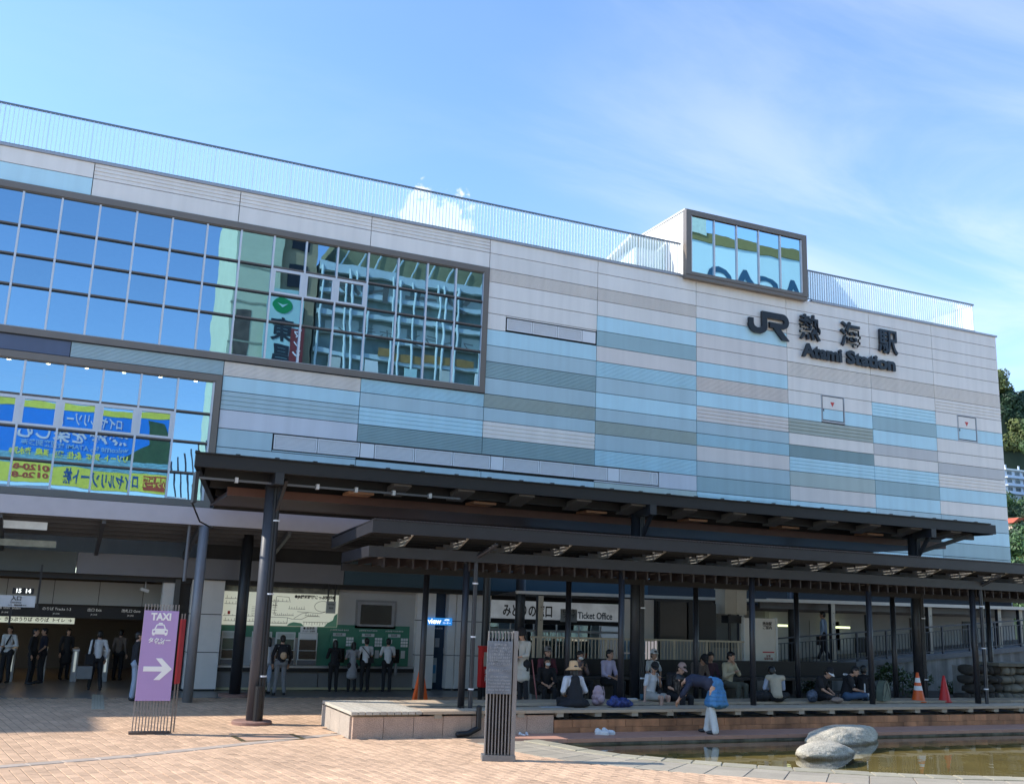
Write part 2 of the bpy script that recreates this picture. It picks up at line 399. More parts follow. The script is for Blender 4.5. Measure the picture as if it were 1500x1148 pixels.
# rounded coping blocks
copm = mat('coping_stone', (.33,.30,.22), .75, 0, .12, 4, bump=.2, jitter=.10, speck=(70,.10))
cop = thing('pond_coping', 'rounded kerb stones on the plaza side of the pond', 'kerb'); del cop['category']; cop['kind'] = 'structure'
for i in range(len(near)-1):
    n_ = max(1, round((Vector(near[i+1])-Vector(near[i])).length/.62))
    for k in range(n_):
        a0, a1 = k/n_, (k+1)/n_
        stone([lerp2(coping_out[i],coping_out[i+1],a0), lerp2(near[i],near[i+1],a0), lerp2(near[i],near[i+1],a1), lerp2(coping_out[i],coping_out[i+1],a1)], -.2, .032+rnd.uniform(-.004,.004), copm, cop, 'coping_block', .014)

# brick pavers: the nearest 300 as parts, the rest joined
paverm = mat('paver', (.55,.365,.235), .85, 0, .16, 2.2, bump=.35, bscale=55, island=.13, speck=(45,.10), wear=.11)
paverm1 = mat('paver_single', (.55,.365,.235), .85, 0, .16, 2.2, bump=.35, bscale=55, jitter=.13, speck=(45,.10), wear=.11)
deck_block = [(6.33,-11.02),(40,-11.02),(40,-8.4),(6.33,-8.4)]
flags_poly = inner+[(25,-19),(36,-10),(9.4,-11.05),(8.8,-11.05)]
ang = math.radians(9); U = Vector((math.cos(ang), math.sin(ang))); V_ = Vector((-U.y, U.x))
PW, PL = .175, .35
strip = [(-6,-15.2),(-.24,-13.49),(1.93,-12.64),(4.68,-11.11),(6.3,-10.2)]
def near_strip(p):
    for i in range(len(strip)-1):
        a = Vector(strip[i]); b = Vector(strip[i+1]); t = max(0, min(1, (p-a).dot(b-a)/(b-a).length_squared))
        if (p-(a+(b-a)*t)).length < .22: return True
    return False
cells = []
for j in range(-70, 40):
    for i in range(-70, 130):
        c = U*((i+.5)*PW) + V_*((j+.5+(.5 if i % 2 else 0))*PL)
        if c.y > -1.9 or c.x > 26: continue
        # only what the camera or a step aside could see
        rel = Vector((c.x-CAM.x, c.y-CAM.y, -2.8)); dz = rel.dot(FW)
        if dz < 5: continue
        sx = rel.dot(RT)/dz*FPX; sy = -rel.dot(UP)/dz*FPX
        if abs(sx) > 900 or sy > 760: continue
        if pip(c.x, c.y, deck_block) or pip(c.x, c.y, flags_poly) or near_strip(c): continue
        cells.append((-sy - (0 if abs(sx) < 750 and sy < 574 else -1000), c))
cells.sort(key=lambda t: t[0])
pm = MB(); hb = PL/2-.006; wb_ = PW/2-.006; bv = .006
for dx, dy, z in ((wb_,hb,-.03),(wb_,hb,.004),(wb_-bv,hb-bv,.010)):
    for sx_, sy_ in ((-1,-1),(1,-1),(1,1),(-1,1)): pm.v.append((sx_*dx, sy_*dy, z))
pm.f = [(0,1,5,4),(1,2,6,5),(2,3,7,6),(3,0,4,7),(4,5,9,8),(5,6,10,9),(6,7,11,10),(7,4,8,11),(8,9,10,11)]
pme = pm.mesh('paver', paverm1)
pv = thing('brick_pavement', 'reddish beige paving blocks of the station plaza', 'pavement'); del pv['category']; pv['kind'] = 'structure'
rest = MB()
for k, (d, c) in enumerate(cells):
    dz = rnd.uniform(-.0025, .0025); tx, ty = rnd.uniform(-.006,.006), rnd.uniform(-.006,.006)
    if k < 290:
        o = add('paver', pme, pv, (c.x, c.y, dz)); o.rotation_euler = (tx, ty, ang+rnd.uniform(-.006,.006))
    else:
        i = len(rest.v); r = Matrix.Rotation(ang+rnd.uniform(-.006,.006), 2)
        for (x, y, z) in pm.v[4:]:
            q = r @ Vector((x, y)); rest.v.append((c.x+q.x, c.y+q.y, z+dz+x*ty-y*tx))
        rest.f += [(i,i+1,i+5,i+4),(i+1,i+2,i+6,i+5),(i+2,i+3,i+7,i+6),(i+3,i,i+4,i+7),(i+4,i+5,i+6,i+7)]
o = rest.obj('distant_pavers', paverm, pv); o['kind'] = 'stuff'
stripm = mat('grey_granite', (.40,.33,.27), .8, 0, .12, 6, bump=.15, jitter=.1, speck=(60,.12))
st = thing('granite_strip', 'grey granite kerb line crossing the brick pavement', 'kerb'); del st['category']; st['kind'] = 'structure'
for i in range(len(strip)-1):
    a = Vector(strip[i]); b = Vector(strip[i+1]); d = (b-a).normalized(); p = Vector((-d.y, d.x))*.13
    fz = .0072+.0004*i; MB().quad((*(a-p*2.9),fz),(*(b-p*2.9),fz),(*(b+p*2.9),fz),(*(a+p*2.9),fz)).obj('strip_bed', paverm1, st)
    L_ = (b-a).length; n_ = round(L_/.6)
    for k in range(n_):
        q0 = a+d*L_*k/n_; q1 = a+d*L_*(k+1)/n_
        stone([tuple(q0-p), tuple(q1-p), tuple(q1+p), tuple(q0+p)], -.03, .017, stripm, st, 'granite_slab', .008)
# tactile guide strip and manhole frame
mh = thing('manhole_cover', 'paved manhole cover with brass corner frame in the sunny paving', 'manhole cover', (4.75,-10.55,.012), math.radians(6))
bm_ = mat('brass', (.16,.13,.07), .5, .5, .1)
fr_ = MB()
for s in (-1, 1):
    fr_.box(-.62,.62, s*.42-.02, s*.42+.02, 0, .008); fr_.box(s*.62-.05, s*.62+.05, -.40, .40, .0, .009)
fr_.obj('cover_frame', bm_, mh); MB().box(-.57,.57,-.40,.40,-.005,.004).obj('cover_plate', mat('paver_plate', (.52,.33,.22), .85, 0, .15, 5, bump=.2), mh)
tact = thing('tactile_strip', 'strip of raised guide tiles running into the station entrance', 'tactile paving'); del tact['category']; tact['kind'] = 'structure'
tm = mat('tactile', (.45,.40,.30), .8, 0, .1, 3)
for k in range(12):
    y = -4.6+k*.32
    t_ = MB(); t_.box(-.15,.15,-.15,.15,0,.01)
    for q in range(4): t_.box(-.125+q*.07,-.09+q*.07,-.13,.13,.01,.016)
    t_.obj('guide_tile', tm, tact, loc=(1.72+.012*k, y, .006))

# ------------------------------------------------------------------ station building
ROOF = 16.03; PWD = 4.5225
jx = [0, PWD, 2*PWD, 3*PWD, 4*PWD, 5*PWD, 6*PWD, 7*PWD, 7*PWD+3.69, 7*PWD+3.69+4.116]
hh = [.518,.6,.491]+[.6]*7+[.491,.491]+[.6]*12
zr = [ROOF]
for h in hh: zr.append(zr[-1]-h)
st_b = thing('station_building', 'long station building clad in white, blue and grey metal panels with ribbon windows', 'building')
MB().box(-24, 39.42, .09, 18, 3.2, ROOF-.02).obj('inner_wall', backing, st_b) if False else None
def profile(kind, h):
    """front profile (y, z) from bottom to top, y negative = proud"""
    g = .012; z0, z1 = g, h-g
    if kind == 'F': return [(0,z0),(0,z1)]
    if kind == 'R':
        n = 11; out = []; s = (z1-z0)/n
        for k in range(n):
            a = z0+k*s; out += [(.006,a),(-.006,a+.12*s),(-.006,a+.66*s),(.022,a+.74*s),(.022,a+s*.98)]
        return out+[(.006,z1)]
    out = [(0,z0)]; n = 4; s = (z1-z0)/n
    for k in range(1, n):
        c = z0+k*s; out += [(0,c-.02),(.035,c-.014),(.035,c+.008),(0,c+.012)]
    return out+[(0,z1)]
def panel(x0, x1, z0, z1, kind, colr, parent=None, name='wall_panel'):
    p = profile(kind, z1-z0); mb = MB(); g = .012; D = .06
    pts = p+[(D,z1-z0-g),(D,g)]; n = len(pts)
    for x in (x0+g, x1-g):
        for (y, z) in pts: mb.v.append((x, y+rnd_off, z0+z))
    for k in range(n):
        k2 = (k+1) % n; mb.f.append((k, k2, n+k2, n+k))
    mb.f += [tuple(range(n-1,-1,-1)), tuple(range(n, 2*n))]
    return mb.obj(name, PM[colr], parent or st_b)
rnd_off = 0
# colour and profile of every cladding row, top to bottom
cols = {
 -1: 'WF BF', 0: 'WG WF',
 1: 'WG WF', 2: 'WG WF',
 3: 'WF WF WR WF WF WF BF MF DR MF GR MF WG DR -- MF BF DF',
 4: 'WF WF WR WF BF DF TF BR MF BF MF GR MF BR LF GF BF MF',
 5: 'WF WF WF BF TF TF BF TR BF TG MF BR TF MF DF BG MF BF',
 6: 'WF WF WF WF WF WR WF WF BF EG WF DR BG GF TF BF BF MF',
 7: 'WF WF WF WF WF WR WF BG DF BF AF WF BG DF BF MF BF DF',
 8: 'WF WF WF WF WF WR WG WF BF WF WF AF WG BF WF MF BF DF'}
lower = {1: (10, 'WR BF MG LF MF MF MF'), 2: (10, 'BR MF BG DR -- MF MF'), 0: (10, 'MR'), -1: (10, 'NF')}
def holes(x0, x1, z0, z1, hs):
    """split a panel around rectangular openings"""
    out = [(x0, x1, z0, z1)]
    for (a, b, c, d) in hs:
        nx = []
        for (p, q, r, s) in out:
            if b <= p or a >= q or d <= r+.02 or c >= s-.02: nx.append((p, q, r, s)); continue
            if p < a-.05: nx.append((p, a, r, s))
            if q > b+.05: nx.append((b, q, r, s))
            if c > r+.05 and a < q and b > p: nx.append((max(p,a), min(q,b), r, c))
            if d < s-.05 and a < q and b > p: nx.append((max(p,a), min(q,b), d, s))
        out = nx
    return out
LOW = (6.26, 20.88, 7.50, 8.04); UPS = (14.31, 18.07, 12.66, 13.16)
LOUV = [LOW, UPS]
DOORS = [(28.87, 30.12, 10.86, 12.03), (36.66, 37.86, 10.82, 12.02)]
def do_rows(ci, r0, s):
    x0 = jx[ci] if ci >= 0 else ci*PWD
    x1 = jx[ci+1] if ci >= 0 else x0+PWD
    for k, t in enumerate(s.split()):
        r = r0+k
        if t == '--': continue
        for (a, b, c, d) in holes(x0, x1, zr[r+1], zr[r], LOUV+DOORS): panel(a, b, c, d, t[1], t[0])
for ci, s in cols.items(): do_rows(ci, 0, s)
for ci, (r0, s) in lower.items(): do_rows(ci, r0, s)
for ci in range(3, 9):            # below the canopies down to the lintel
    for r in range(18, 21):
        panel(jx[ci], jx[ci+1], zr[r+1], zr[r], 'F', ['M','B','D'][(ci+r) % 3])
wl = MB()
wl.box(-24, 39.4, .066, .14, ROOF-1.15, ROOF-.01); wl.box(13.55, 39.4, .066, .14, 3.2, ROOF-1.17); wl.box(4.52, 13.5, .066, .14, 3.3, 10.25)
wl.box(-24, 4.50, .066, .14, 9.70, 10.25)
wl.obj('joint_wall', backing, st_b)
body = MB(); body.box(-24, 39.44, 4.2, 18, 3.9, ROOF-.3); body.box(39.28, 39.44, .07, 4.2, 0, ROOF-.02); body.box(-24,-8,.0,4.2,0,ROOF-.03); body.box(-8,39.2,.15,4.2,ROOF-.5,ROOF-.3)
body.obj('rear_wall', whitewall, st_b)
# door hatches with a red triangle
hatchf = mat('hatch_frame', (.5,.5,.52), .45)
for (a, b, c, d) in DOORS:
    zs = [z for z in zr if c+.05 < z < d-.05][0]
    h = MB().box(a+.02,b-.02,.03,.05,c+.02,d-.02).obj('fire_hatch', backing, st_b)
    panel(a+.07, b-.07, zs, d-.06, 'F', 'W', h, 'hatch_panel'); panel(a+.07, b-.07, c+.09, zs, 'F', 'B', h, 'hatch_panel')
    f = MB(); f.box(a,a+.035,-.012,.03,c,d); f.box(b-.035,b,-.012,.03,c,d); f.box(a+.036,b-.036,-.012,.03,d-.035,d); f.box(a+.036,b-.036,-.012,.03,c,c+.06)
    f.obj('hatch_frame', hatchf, h)
    cx_ = (a+b)/2-.03; cz_ = d-.38
    MB().prism([(cx_-.11,cz_+.09),(cx_+.11,cz_+.09),(cx_,cz_-.11)], 'y', -.006, -.001).obj('red_triangle', redpaint, h)
    MB().box(a+.09,a+.12,-.03,0,c+.45,c+.55).obj('hatch_handle', greysteel, h)
# louvre strips of framed access boxes
lf = mat('louvre_frame', (.82,.82,.83), .45, 0, .03); lp = mat('louvre_panel', (.78,.78,.79), .5, 0, .03); lin_ = mat('louvre_back_grey', (.50,.50,.52), .6)  # last one: pale grey plate behind the slats
def louvre(x0, x1, z0, z1, xs, name):
    base = MB().box(x0, x1, .045, .062, z0, z1).obj('louvre_strip', black, st_b)
    fm = MB(); fm.box(x0,x1,-.01,.045,z1-.022,z1); fm.box(x0,x1,-.01,.045,z0,z0+.018); fm.box(x0,x0+.025,-.009,.045,z0+.019,z1-.023); fm.obj('strip_edge', black, base)
    for (a, b, blank) in xs:
        m_ = MB(); zz0, zz1 = z0+.03, z1-.035
        if blank: m_.box(a+.015,b-.015,0,.04,zz0,zz1); m_.obj('blank_plate', lf, base); continue
        w = .055
        m_.box(a+.012,a+w,.0,.04,zz0,zz1); m_.box(b-w,b-.012,0,.04,zz0,zz1); m_.box(a+w,b-w,0,.04,zz1-w*.8,zz1); m_.box(a+w,b-w,0,.04,zz0,zz0+w*.8)
        m_.obj('louvre_frame', lf, base)
        q = MB(); n_ = 9; za, zb = zz0+w*.8+.012, zz1-w*.8-.012; s_ = (zb-za)/n_
        for k in range(n_): q.box(a+w+.012,b-w-.012,.012,.03,za+k*s_+.006,za+(k+1)*s_-.004)
        q.obj('louvre_slat', lp, base)
        MB().box(a+w,b-w,.031,.04,zz0+w*.8,zz1-w*.8).obj('louvre_back', lin_, base)
xs = []; x = LOW[0]+.03
for k in range(4):
    for wdt, bl in ((1.44,0),(1.44,0),(.50,1)) if k < 1 else ((1.42,0),(1.40,0),(1.42,0),(.5,1)):
        if x+wdt > LOW[1]+.02: break
        xs.append((x, x+wdt, bl)); x += wdt
if x < LOW[1]-.3: xs.append((x, LOW[1]-.03, 0))
louvre(*LOW, xs, 'lower'); louvre(*UPS, [(14.34,15.38,0),(15.38,16.42,0),(16.42,17.46,0),(17.46,18.05,1)], 'upper')
# roof coping
c_ = MB(); c_.box(-24, 22.0, -.05, .25, ROOF-.004, ROOF+.075); c_.box(28.5, 39.52, -.05, .25, ROOF-.004, ROOF+.075); c_.box(22.0,28.5,.2,.3,ROOF-.2,ROOF+.07)
c_.obj('roof_coping', mat('coping_metal', (.40,.40,.43), .4, .3, .05), st_b)
MB().box(-24, 39.3, .26, 17.9, ROOF-.28, ROOF-.05).obj('roof_slab', concrete, st_b)

# ribbon windows
gl_up = glass_mat('window_glass', (.34,.52,.66), (.6,.72,.78), .74, .0013, 1.0)
inside = mat('room_lining', (.55,.58,.60), .8)
def window(x_r, pitch, n, zt, zb, trans, fx0, fx1, fz0, fz1, sash, label):
    fr = MB(); t = .21
    fr.box(fx0, fx1, -.07, .10, fz1-t, fz1); fr.box(fx0, fx1, -.07, .10, fz0, fz0+t); fr.box(fx1-t+.02, fx1, -.068, .10, fz0+t, fz1-t)
    fr.box(fx0, fx1-t, -.035, .10, fz1-t-.03, fz1-t-.001)
    w = fr.obj('ribbon_window', bronze, st_b)
    sk = MB(); sk.box(fx0, fx1+.012, -.045, .06, fz0-.03, fz0-.002); sk.box(fx1+.001, fx1+.02, -.04, .06, fz0-.002, fz1); sk.obj('window_seal', backing, w)
    zs = [zt]+trans+[zb]
    wf = MB(); wf.box(fx0, x_r+.03, -.028, .07, zt-.0, zt+.035); wf.box(fx0, x_r+.03, -.028, .07, zb-.04, zb); wf.obj('glazing_frame', whitealu, w)
    for k in range(n+1):
        x = x_r-k*pitch; MB().box(x-.030, x+.030, -.030, .06, zb, zt).obj('mullion', whitealu, w)
    for z in trans:
        MB().box(x_r-n*pitch, x_r-.031, -.026, .055, z-.005, z+.045).obj('transom', taupe, w)
        MB().box(x_r-n*pitch, x_r-.031, -.012, .055, z-.040, z-.007).obj('transom_dark_strip', black, w)  # black strip set below each transom
    for k in range(n):
        for r in range(len(zs)-1):
            hw = pitch/2-.03; h0 = (zs[r]-zs[r+1])/2-.02
            p = MB().quad((-hw,0,-h0),(hw,0,-h0),(hw,0,h0),(-hw,0,h0)).obj('pane', gl_up, w, loc=(x_r-(k+.5)*pitch, .035, (zs[r]+zs[r+1])/2))
            p.rotation_euler = (rnd.uniform(-.0015,.0015), 0, rnd.uniform(-.0015,.0015))
            if (k, r) in sash:
                s = MB(); b = .095; s.box(-hw,hw,-.045,.0,h0-b,h0); s.box(-hw,hw,-.045,0,-h0,-h0+b); s.box(-hw,-hw+b,-.044,0,-h0+b,h0-b); s.box(hw-b,hw,-.044,0,-h0+b,h0-b)
                s.obj('sash', whitealu, w, loc=(x_r-(k+.5)*pitch, .03, (zs[r]+zs[r+1])/2))
    return w
PT = 1.088
w1 = window(13.375, PT, 17, 14.70, 10.46, [13.59,12.66,11.72], -24, 13.55, 10.23, 14.92, {(4,1),(5,1),(6,1)}, 'upper')
w2 = window(4.27, PT, 8, 9.48, 5.56, [8.43,7.49,6.52], -24, 4.50, 5.50, 9.71, {(k,1) for k in range(1,8)}, 'lower')
rm = MB(); rm.quad((-24,3.5,10.4),(13.6,3.5,10.4),(13.6,3.5,14.8),(-24,3.5,14.8)); rm.quad((-24,3.5,5.5),(4.6,3.5,5.5),(4.6,3.5,9.6),(-24,3.5,9.6))
rm.quad((-24,.15,9.62),(4.6,.15,9.62),(4.6,3.5,9.62),(-24,3.5,9.62)); rm.quad((-24,.15,14.8),(13.6,.15,14.8),(13.6,3.5,14.8),(-24,3.5,14.8))
rm.quad((-24,.15,5.5),(4.6,.15,5.5),(4.6,3.5,5.5),(-24,3.5,5.5)); rm.quad((-24,.15,10.35),(13.6,.15,10.35),(13.6,3.5,10.35),(-24,3.5,10.35)); rm.quad((4.6,.15,5.5),(4.6,3.5,5.5),(4.6,3.5,9.6),(4.6,.15,9.6)); rm.quad((13.6,.15,10.35),(13.6,3.5,10.35),(13.6,3.5,14.8),(13.6,.15,14.8))
rm.obj('room_lining', inside, st_b)
blm = mat('blind', (.42,.50,.56), .8)
for k in range(17):
    x = 13.375-(k+1)*PT; 
    if x < 4.3: MB().box(x+.05, x+PT-.05, .30, .31, 14.05+rnd.uniform(-.02,.02), 14.7).obj('blind', blm, w1)
lampm = mat('warm_lamp', (1,.80,.45), .5, 0, 0, emit=14)
for k in range(8):
    x = 4.27-(k+.45)*PT; MB().tube((x,.75,9.61),(x,.75,9.58),.055,n=10).obj('downlight', lampm, w2)
# roof pavilion (projecting box with a glazed front)
PX0, PX1, PZ0, PZ1, PY = 21.95, 28.08, 15.93, 18.86, -.30
pw = mat('pavilion_white', (.74,.72,.68), .6, 0, .03)
pav = MB().box(PX0+.06, PX1-.06, PY+.25, 3.6, PZ0+.12, PZ1-.02).obj('roof_pavilion', pw, st_b)
MB().box(PX0+.02, PX1-.02, PY+.15, 3.7, PZ1-.019, PZ1+.05).obj('pavilion_roof', mat('pavilion_coping', (.62,.61,.60), .5), pav)
f = MB(); t = .24
f.box(PX0,PX1,PY,PY+.24,PZ1-.24,PZ1-.02); f.box(PX0,PX0+t,PY,PY+.24,PZ0+.28,PZ1-.241); f.box(PX1-t,PX1,PY,PY+.24,PZ0+.28,PZ1-.241); f.box(PX0,PX1,PY,PY+.24,PZ0+.15,PZ0+.279); f.box(PX0,PX1,PY+.03,PY+.26,PZ0,PZ0+.147)
f.obj('pavilion_frame', bronze, pav)
n_ = 5; gx0, gx1 = PX0+.27, PX1-.27; gz0, gz1 = PZ0+.31, PZ1-.27
gb = MB(); gb.box(PX0+t,PX1-t,PY+.1,PY+.13,PZ0+.28,PZ1-.24); gb.obj('glazing_back', black, pav)
pg = glass_mat('pavilion_glass', (.62,.84,.93), (.5,.6,.65), .93, .0035, .55)
for k in range(n_):
    w = (gx1-gx0)/n_; hw = w/2-.02; h0 = (gz1-gz0)/2
    p = MB().quad((-hw,0,-h0),(hw,0,-h0),(hw,0,h0),(-hw,0,h0)).obj('pane', pg, pav, loc=(gx0+(k+.5)*w, PY+.085, (gz0+gz1)/2)); p.rotation_euler = (rnd.uniform(-.001,.001),0,rnd.uniform(-.001,.001))
for k in range(n_+1):
    x = gx0+k*(gx1-gx0)/n_; MB().box(x-.028,x+.028,PY+.03,PY+.09,gz0,gz1).obj('mullion', whitealu, pav)
# small stair roof behind the railing
MB().prism([(1.2,18.0),(3.6,17.5),(3.6,17.35),(1.2,17.85)], 'x', 20.3, 21.9).obj('stair_roof', mat('stair_white', (.66,.60,.50), .7), pav)
MB().box(20.6,21.85,1.4,3.4,ROOF,17.5).obj('stair_wall', pw, pav)
# eaves canopy over the concourse
fas = mat('eaves_fascia', (.46,.44,.47), .42, .1, .05)
MB().box(-24, 13.6, -3.28, -3.18, 4.74, 5.22).obj('eaves_fascia', fas, st_b)
MB().box(-24, 13.6, -3.18, .06, 5.14, 5.2).obj('eaves_roof', midsteel, st_b)
sof = mat('soffit', (.10,.11,.13), .5, .1, .12, 1)
MB().box(-24, 13.6, -3.17, .05, 4.93, 4.96).obj('eaves_soffit', sof, st_b)
for k in range(5):
    y = -2.9+k*.66; MB().box(-24, 13.55, y-.05, y+.05, 4.70-.08*k, 4.925).obj('purlin', midsteel, st_b)
for x in (-6.2,-3.6,-1.1,1.4,3.9,6.4,8.9,11.4):
    MB().prism([(-3.15,4.74),(.04,4.1),(.04,3.85),(-3.15,4.62)], 'x', x-.05, x+.05).obj('rafter', midsteel, st_b)
lint = mat('lintel', (.15,.15,.17), .4, .2, .08, 1); teal = mat('teal_lintel', (.018,.055,.085), .4, .1, .1, 1)
MB().box(-24, .9, -.05, .25, 3.34, 3.95).obj('lintel', mat('lintel_green', (.07,.085,.085), .45, .1, .1), st_b)
MB().box(.92, 8.9, -.05, .25, 3.34, 3.95).obj('lintel', lint, st_b)
MB().box(8.92, 20.4, -.05, .25, 3.34, 4.1).obj('lintel', teal, st_b)
MB().box(-24, 20.4, .26, .34, 3.18, 3.36).obj('lintel_trim', black, st_b)
# off-frame stair tower on the west end of the roof (its shadow falls on the plaza)
MB().box(-46, -24.6, 0, 12, ROOF-16, 22.8).obj('west_tower', whitewall, st_b)

# roof railings
railm = mat('rail_top', (.16,.19,.23), .4, .3, .05); barm = mat('rail_bar', (.78,.82,.84), .4, .1, .05)
rg = glass_mat('rail_glass', (.8,.95,1), (.93,.99,1.0), .06)
_n = rg.node_tree.nodes; _l = rg.node_tree.links
df = _n.new('ShaderNodeBsdfTranslucent'); df.inputs[0].default_value = (.62,.86,.90,1)
m2 = _n.new('ShaderNodeMixShader'); m2.inputs[0].default_value = .30
mx0 = [x for x in _n if x.type == 'MIX_SHADER' and x != m2][0]; outn = [x for x in _n if x.type == 'OUTPUT_MATERIAL'][0]
_l.new(mx0.outputs[0], m2.inputs[1]); _l.new(df.outputs[0], m2.inputs[2]); _l.new(m2.outputs[0], outn.inputs[0])
def railing(x0, x1, label, pitch=.126, y=.05, ret=None):
    r = thing('roof_railing', label, 'railing', group='roof terrace railings')
    MB().box(x0, x1, y-.03, y+.04, 17.40, 17.455).obj('top_rail', railm, r)
    MB().box(x0, x1, y-.02, y+.03, ROOF+.10, ROOF+.13).obj('bottom_rail', railm, r)
    bme = MB().box(-.007,.007,-.030,.030,ROOF+.13,17.40).mesh('bar', barm); pme_ = MB().box(-.009,.009,-.035,.04,ROOF+.07,17.40).mesh('post', barm)
    n = int((x1-x0)/pitch)
    for k in range(n+1):
        add('post' if k % 10 == 0 else 'bar', pme_ if k % 10 == 0 else bme, r, (x0+k*pitch, y, 0))
    for k in range(0, n-9, 10):
        a = x0+k*pitch+.03; MB().quad((a,y+.055,ROOF+.15),(a+pitch*10-.06,y+.055,ROOF+.15),(a+pitch*10-.06,y+.055,17.38),(a,y+.055,17.38)).obj('glass_panel', rg, r)
    if ret:
        MB().box(x1-.03,x1+.03,y,y+ret,17.40,17.455).obj('side_rail', railm, r)
        for k in range(int(ret/pitch)): add('bar', bme, r, (x1, y+.1+k*pitch, 0)).rotation_euler = (0,0,0)
    return r
railing(-9.0, 21.9, 'long roof railing of thin bars left of the glazed pavilion')
railing(28.15, 38.2, 'shorter roof railing of thin bars right of the glazed pavilion', ret=3)

# station name sign
sgn = thing('station_sign', 'big dark station name letters fixed high on the white panels', 'sign')
sgm = mat('sign_letter', (.018,.022,.030), .35, .2, .05); sgs = mat('letter_side', (.16,.19,.24), .4, .2)
def prism_letters(polys, parent, name, y0=-.16, y1=-.05):
    mb = MB()
    for p in polys: mb.prism(p, 'y', y0, y1)
    return mb.obj(name, sgm, parent)
def arc(cx, cz, r, a0, a1, n=10): return [(cx+r*math.cos(math.radians(a0+(a1-a0)*k/n)), cz+r*math.sin(math.radians(a0+(a1-a0)*k/n))) for k in range(n+1)]
x0, z0, s = 25.10, 14.18, 1.0
tw = .24
# J : hook, foot and rising stem; R : joined bar, bowl and leg
J = [(x0,z0+.62),(x0,z0+.40)]+arc(x0+.38,z0+.42,.42,185,275,8)+[(x0+.62,z0+.0),(x0+.72,z0+.04),(x0+.84,z0+.12),(x0+.92,z0+.26),(x0+.92,z0+.72),(x0+1.72,z0+.72),(x0+1.72,z0+.98),(x0+.66,z0+.98),(x0+.66,z0+.32),(x0+.60,z0+.25),(x0+.40,z0+.23)]+arc(x0+.40,z0+.42,.17,268,185,5)+[(x0+.23,z0+.62)]
bowl = [(x0+1.60,z0+.98),(x0+1.72,z0+.98)]+arc(x0+1.72,z0+.655,.325,90,-90,10)+[(x0+1.60,z0+.33),(x0+1.06,z0+.33),(x0+1.06,z0+.55),(x0+1.72,z0+.55)]+arc(x0+1.72,z0+.64,.09,-90,90,5)+[(x0+1.60,z0+.73)]
leg = [(x0+1.02,z0+.56),(x0+1.36,z0+.56),(x0+2.06,z0-.14),(x0+1.70,z0-.14)]
prism_letters([J], sgn, 'logo_letter'); prism_letters([bowl], sgn, 'logo_letter', -.165, -.052); prism_letters([leg], sgn, 'logo_letter', -.158, -.054)
for chx, cx_, cz_ in (('熱', 28.28, 14.73), ('海', 30.49, 14.73), ('駅', 32.62, 14.73)):
    o = text(chx, 1.18, sgm, sgn, (cx_, -.10, cz_), extrude=.055, bold=.017, width=1.10, name='character')
for w_, cx_ in (('Atami', 28.93), ('Station', 31.62)):
    text(w_, .78, sgm, sgn, (cx_, -.10, 13.78), extrude=.05, bold=.034, width=(2.15 if w_ == 'Atami' else 2.75), name='word')
# ------------------------------------------------------------------ concourse, ticket wall, ticket office
floorm = mat('concourse_floor', (.20,.19,.175), .35, 0, .1, 1)
struct('concourse_floor', MB().box(-24, 39.2, -1.85, 12, -.04, .012), floorm)
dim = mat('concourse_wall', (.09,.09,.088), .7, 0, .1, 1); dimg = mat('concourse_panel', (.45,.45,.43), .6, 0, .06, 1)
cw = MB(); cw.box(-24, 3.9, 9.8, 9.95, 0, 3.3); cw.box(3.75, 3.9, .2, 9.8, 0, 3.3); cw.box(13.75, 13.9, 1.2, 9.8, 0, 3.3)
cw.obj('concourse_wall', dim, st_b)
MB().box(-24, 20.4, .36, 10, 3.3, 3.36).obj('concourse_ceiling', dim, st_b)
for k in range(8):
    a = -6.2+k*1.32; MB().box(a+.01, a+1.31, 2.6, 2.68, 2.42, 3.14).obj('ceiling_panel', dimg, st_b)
MB().box(-24, 3.74, 2.9, 3.05, 2.0, 2.40).obj('board_band', black, st_b)
MB().box(-24, 3.74, 4.0, 4.1, 1.98, 2.32).obj('beam', mat('beam_grey', (.32,.31,.29), .7), st_b)
whm = mat('white_pillar', (.74,.71,.68), .5, 0, .05, streak=.06)
def pillar(x0, x1, y0, y1, name='pillar', zs=(.06,1.15,2.28,3.32)):
    p = None
    for k in range(3):
        o = MB().box(x0, x1, y0, y1, zs[k]+.012, zs[k+1]-.012).obj('pillar_panel', whm, st_b)
    MB().box(x0+.03, x1-.03, y0+.03, y1-.03, 0, 3.34).obj(name, black, st_b)
pillar(3.42, 3.82, .35, .8); pillar(4.24, 5.22, .18, .8); pillar(11.62, 12.28, .40, .8); pillar(13.05, 14.3, .36, 1.1)
pillar(12.76, 13.02, .42, .8)
MB().box(3.78, 4.26, .46, .52, 0, 3.36).obj('gap_shade_fill', black, st_b)  # black board added between the pillars for the gap's shade
# ticket gates and warm light strips inside
gatem = mat('gate_body', (.30,.31,.32), .4, .2); gatew = mat('gate_light', (.60,.65,.60), .4, emit=.2)
for i, (x, y) in enumerate([(-1.5,3.6),(-.55,3.6),(.35,3.6),(1.28,3.6),(2.2,3.6)]):
    g = thing('ticket_gate', ['ticket gate partly cut off by the left picture edge', 'ticket gate beside the leftmost man in white', 'ticket gate behind the dark figures in the concourse', 'ticket gate left of the man with a shoulder bag', 'ticket gate right of the man with a shoulder bag'][i], 'ticket gate', (x, y, .012), group='ticket gates in the dark concourse')
    MB().box(-.09,.09,0,1.5,0,.95).obj('gate_cabinet', gatem, g); MB().box(-.10,.10,-.01,1.51,.951,1.0).obj('gate_top', whitealu, g); MB().box(-.035,.035,-.02,-.012,.30,.93).obj('gate_lamp', gatew, g)
warm = mat('warm_strip', (1,.66,.32), .5, 0, 0, emit=2.6)
lb = thing('light_strip_bank', 'row of warm light strips under the concourse ceiling', 'ceiling light')
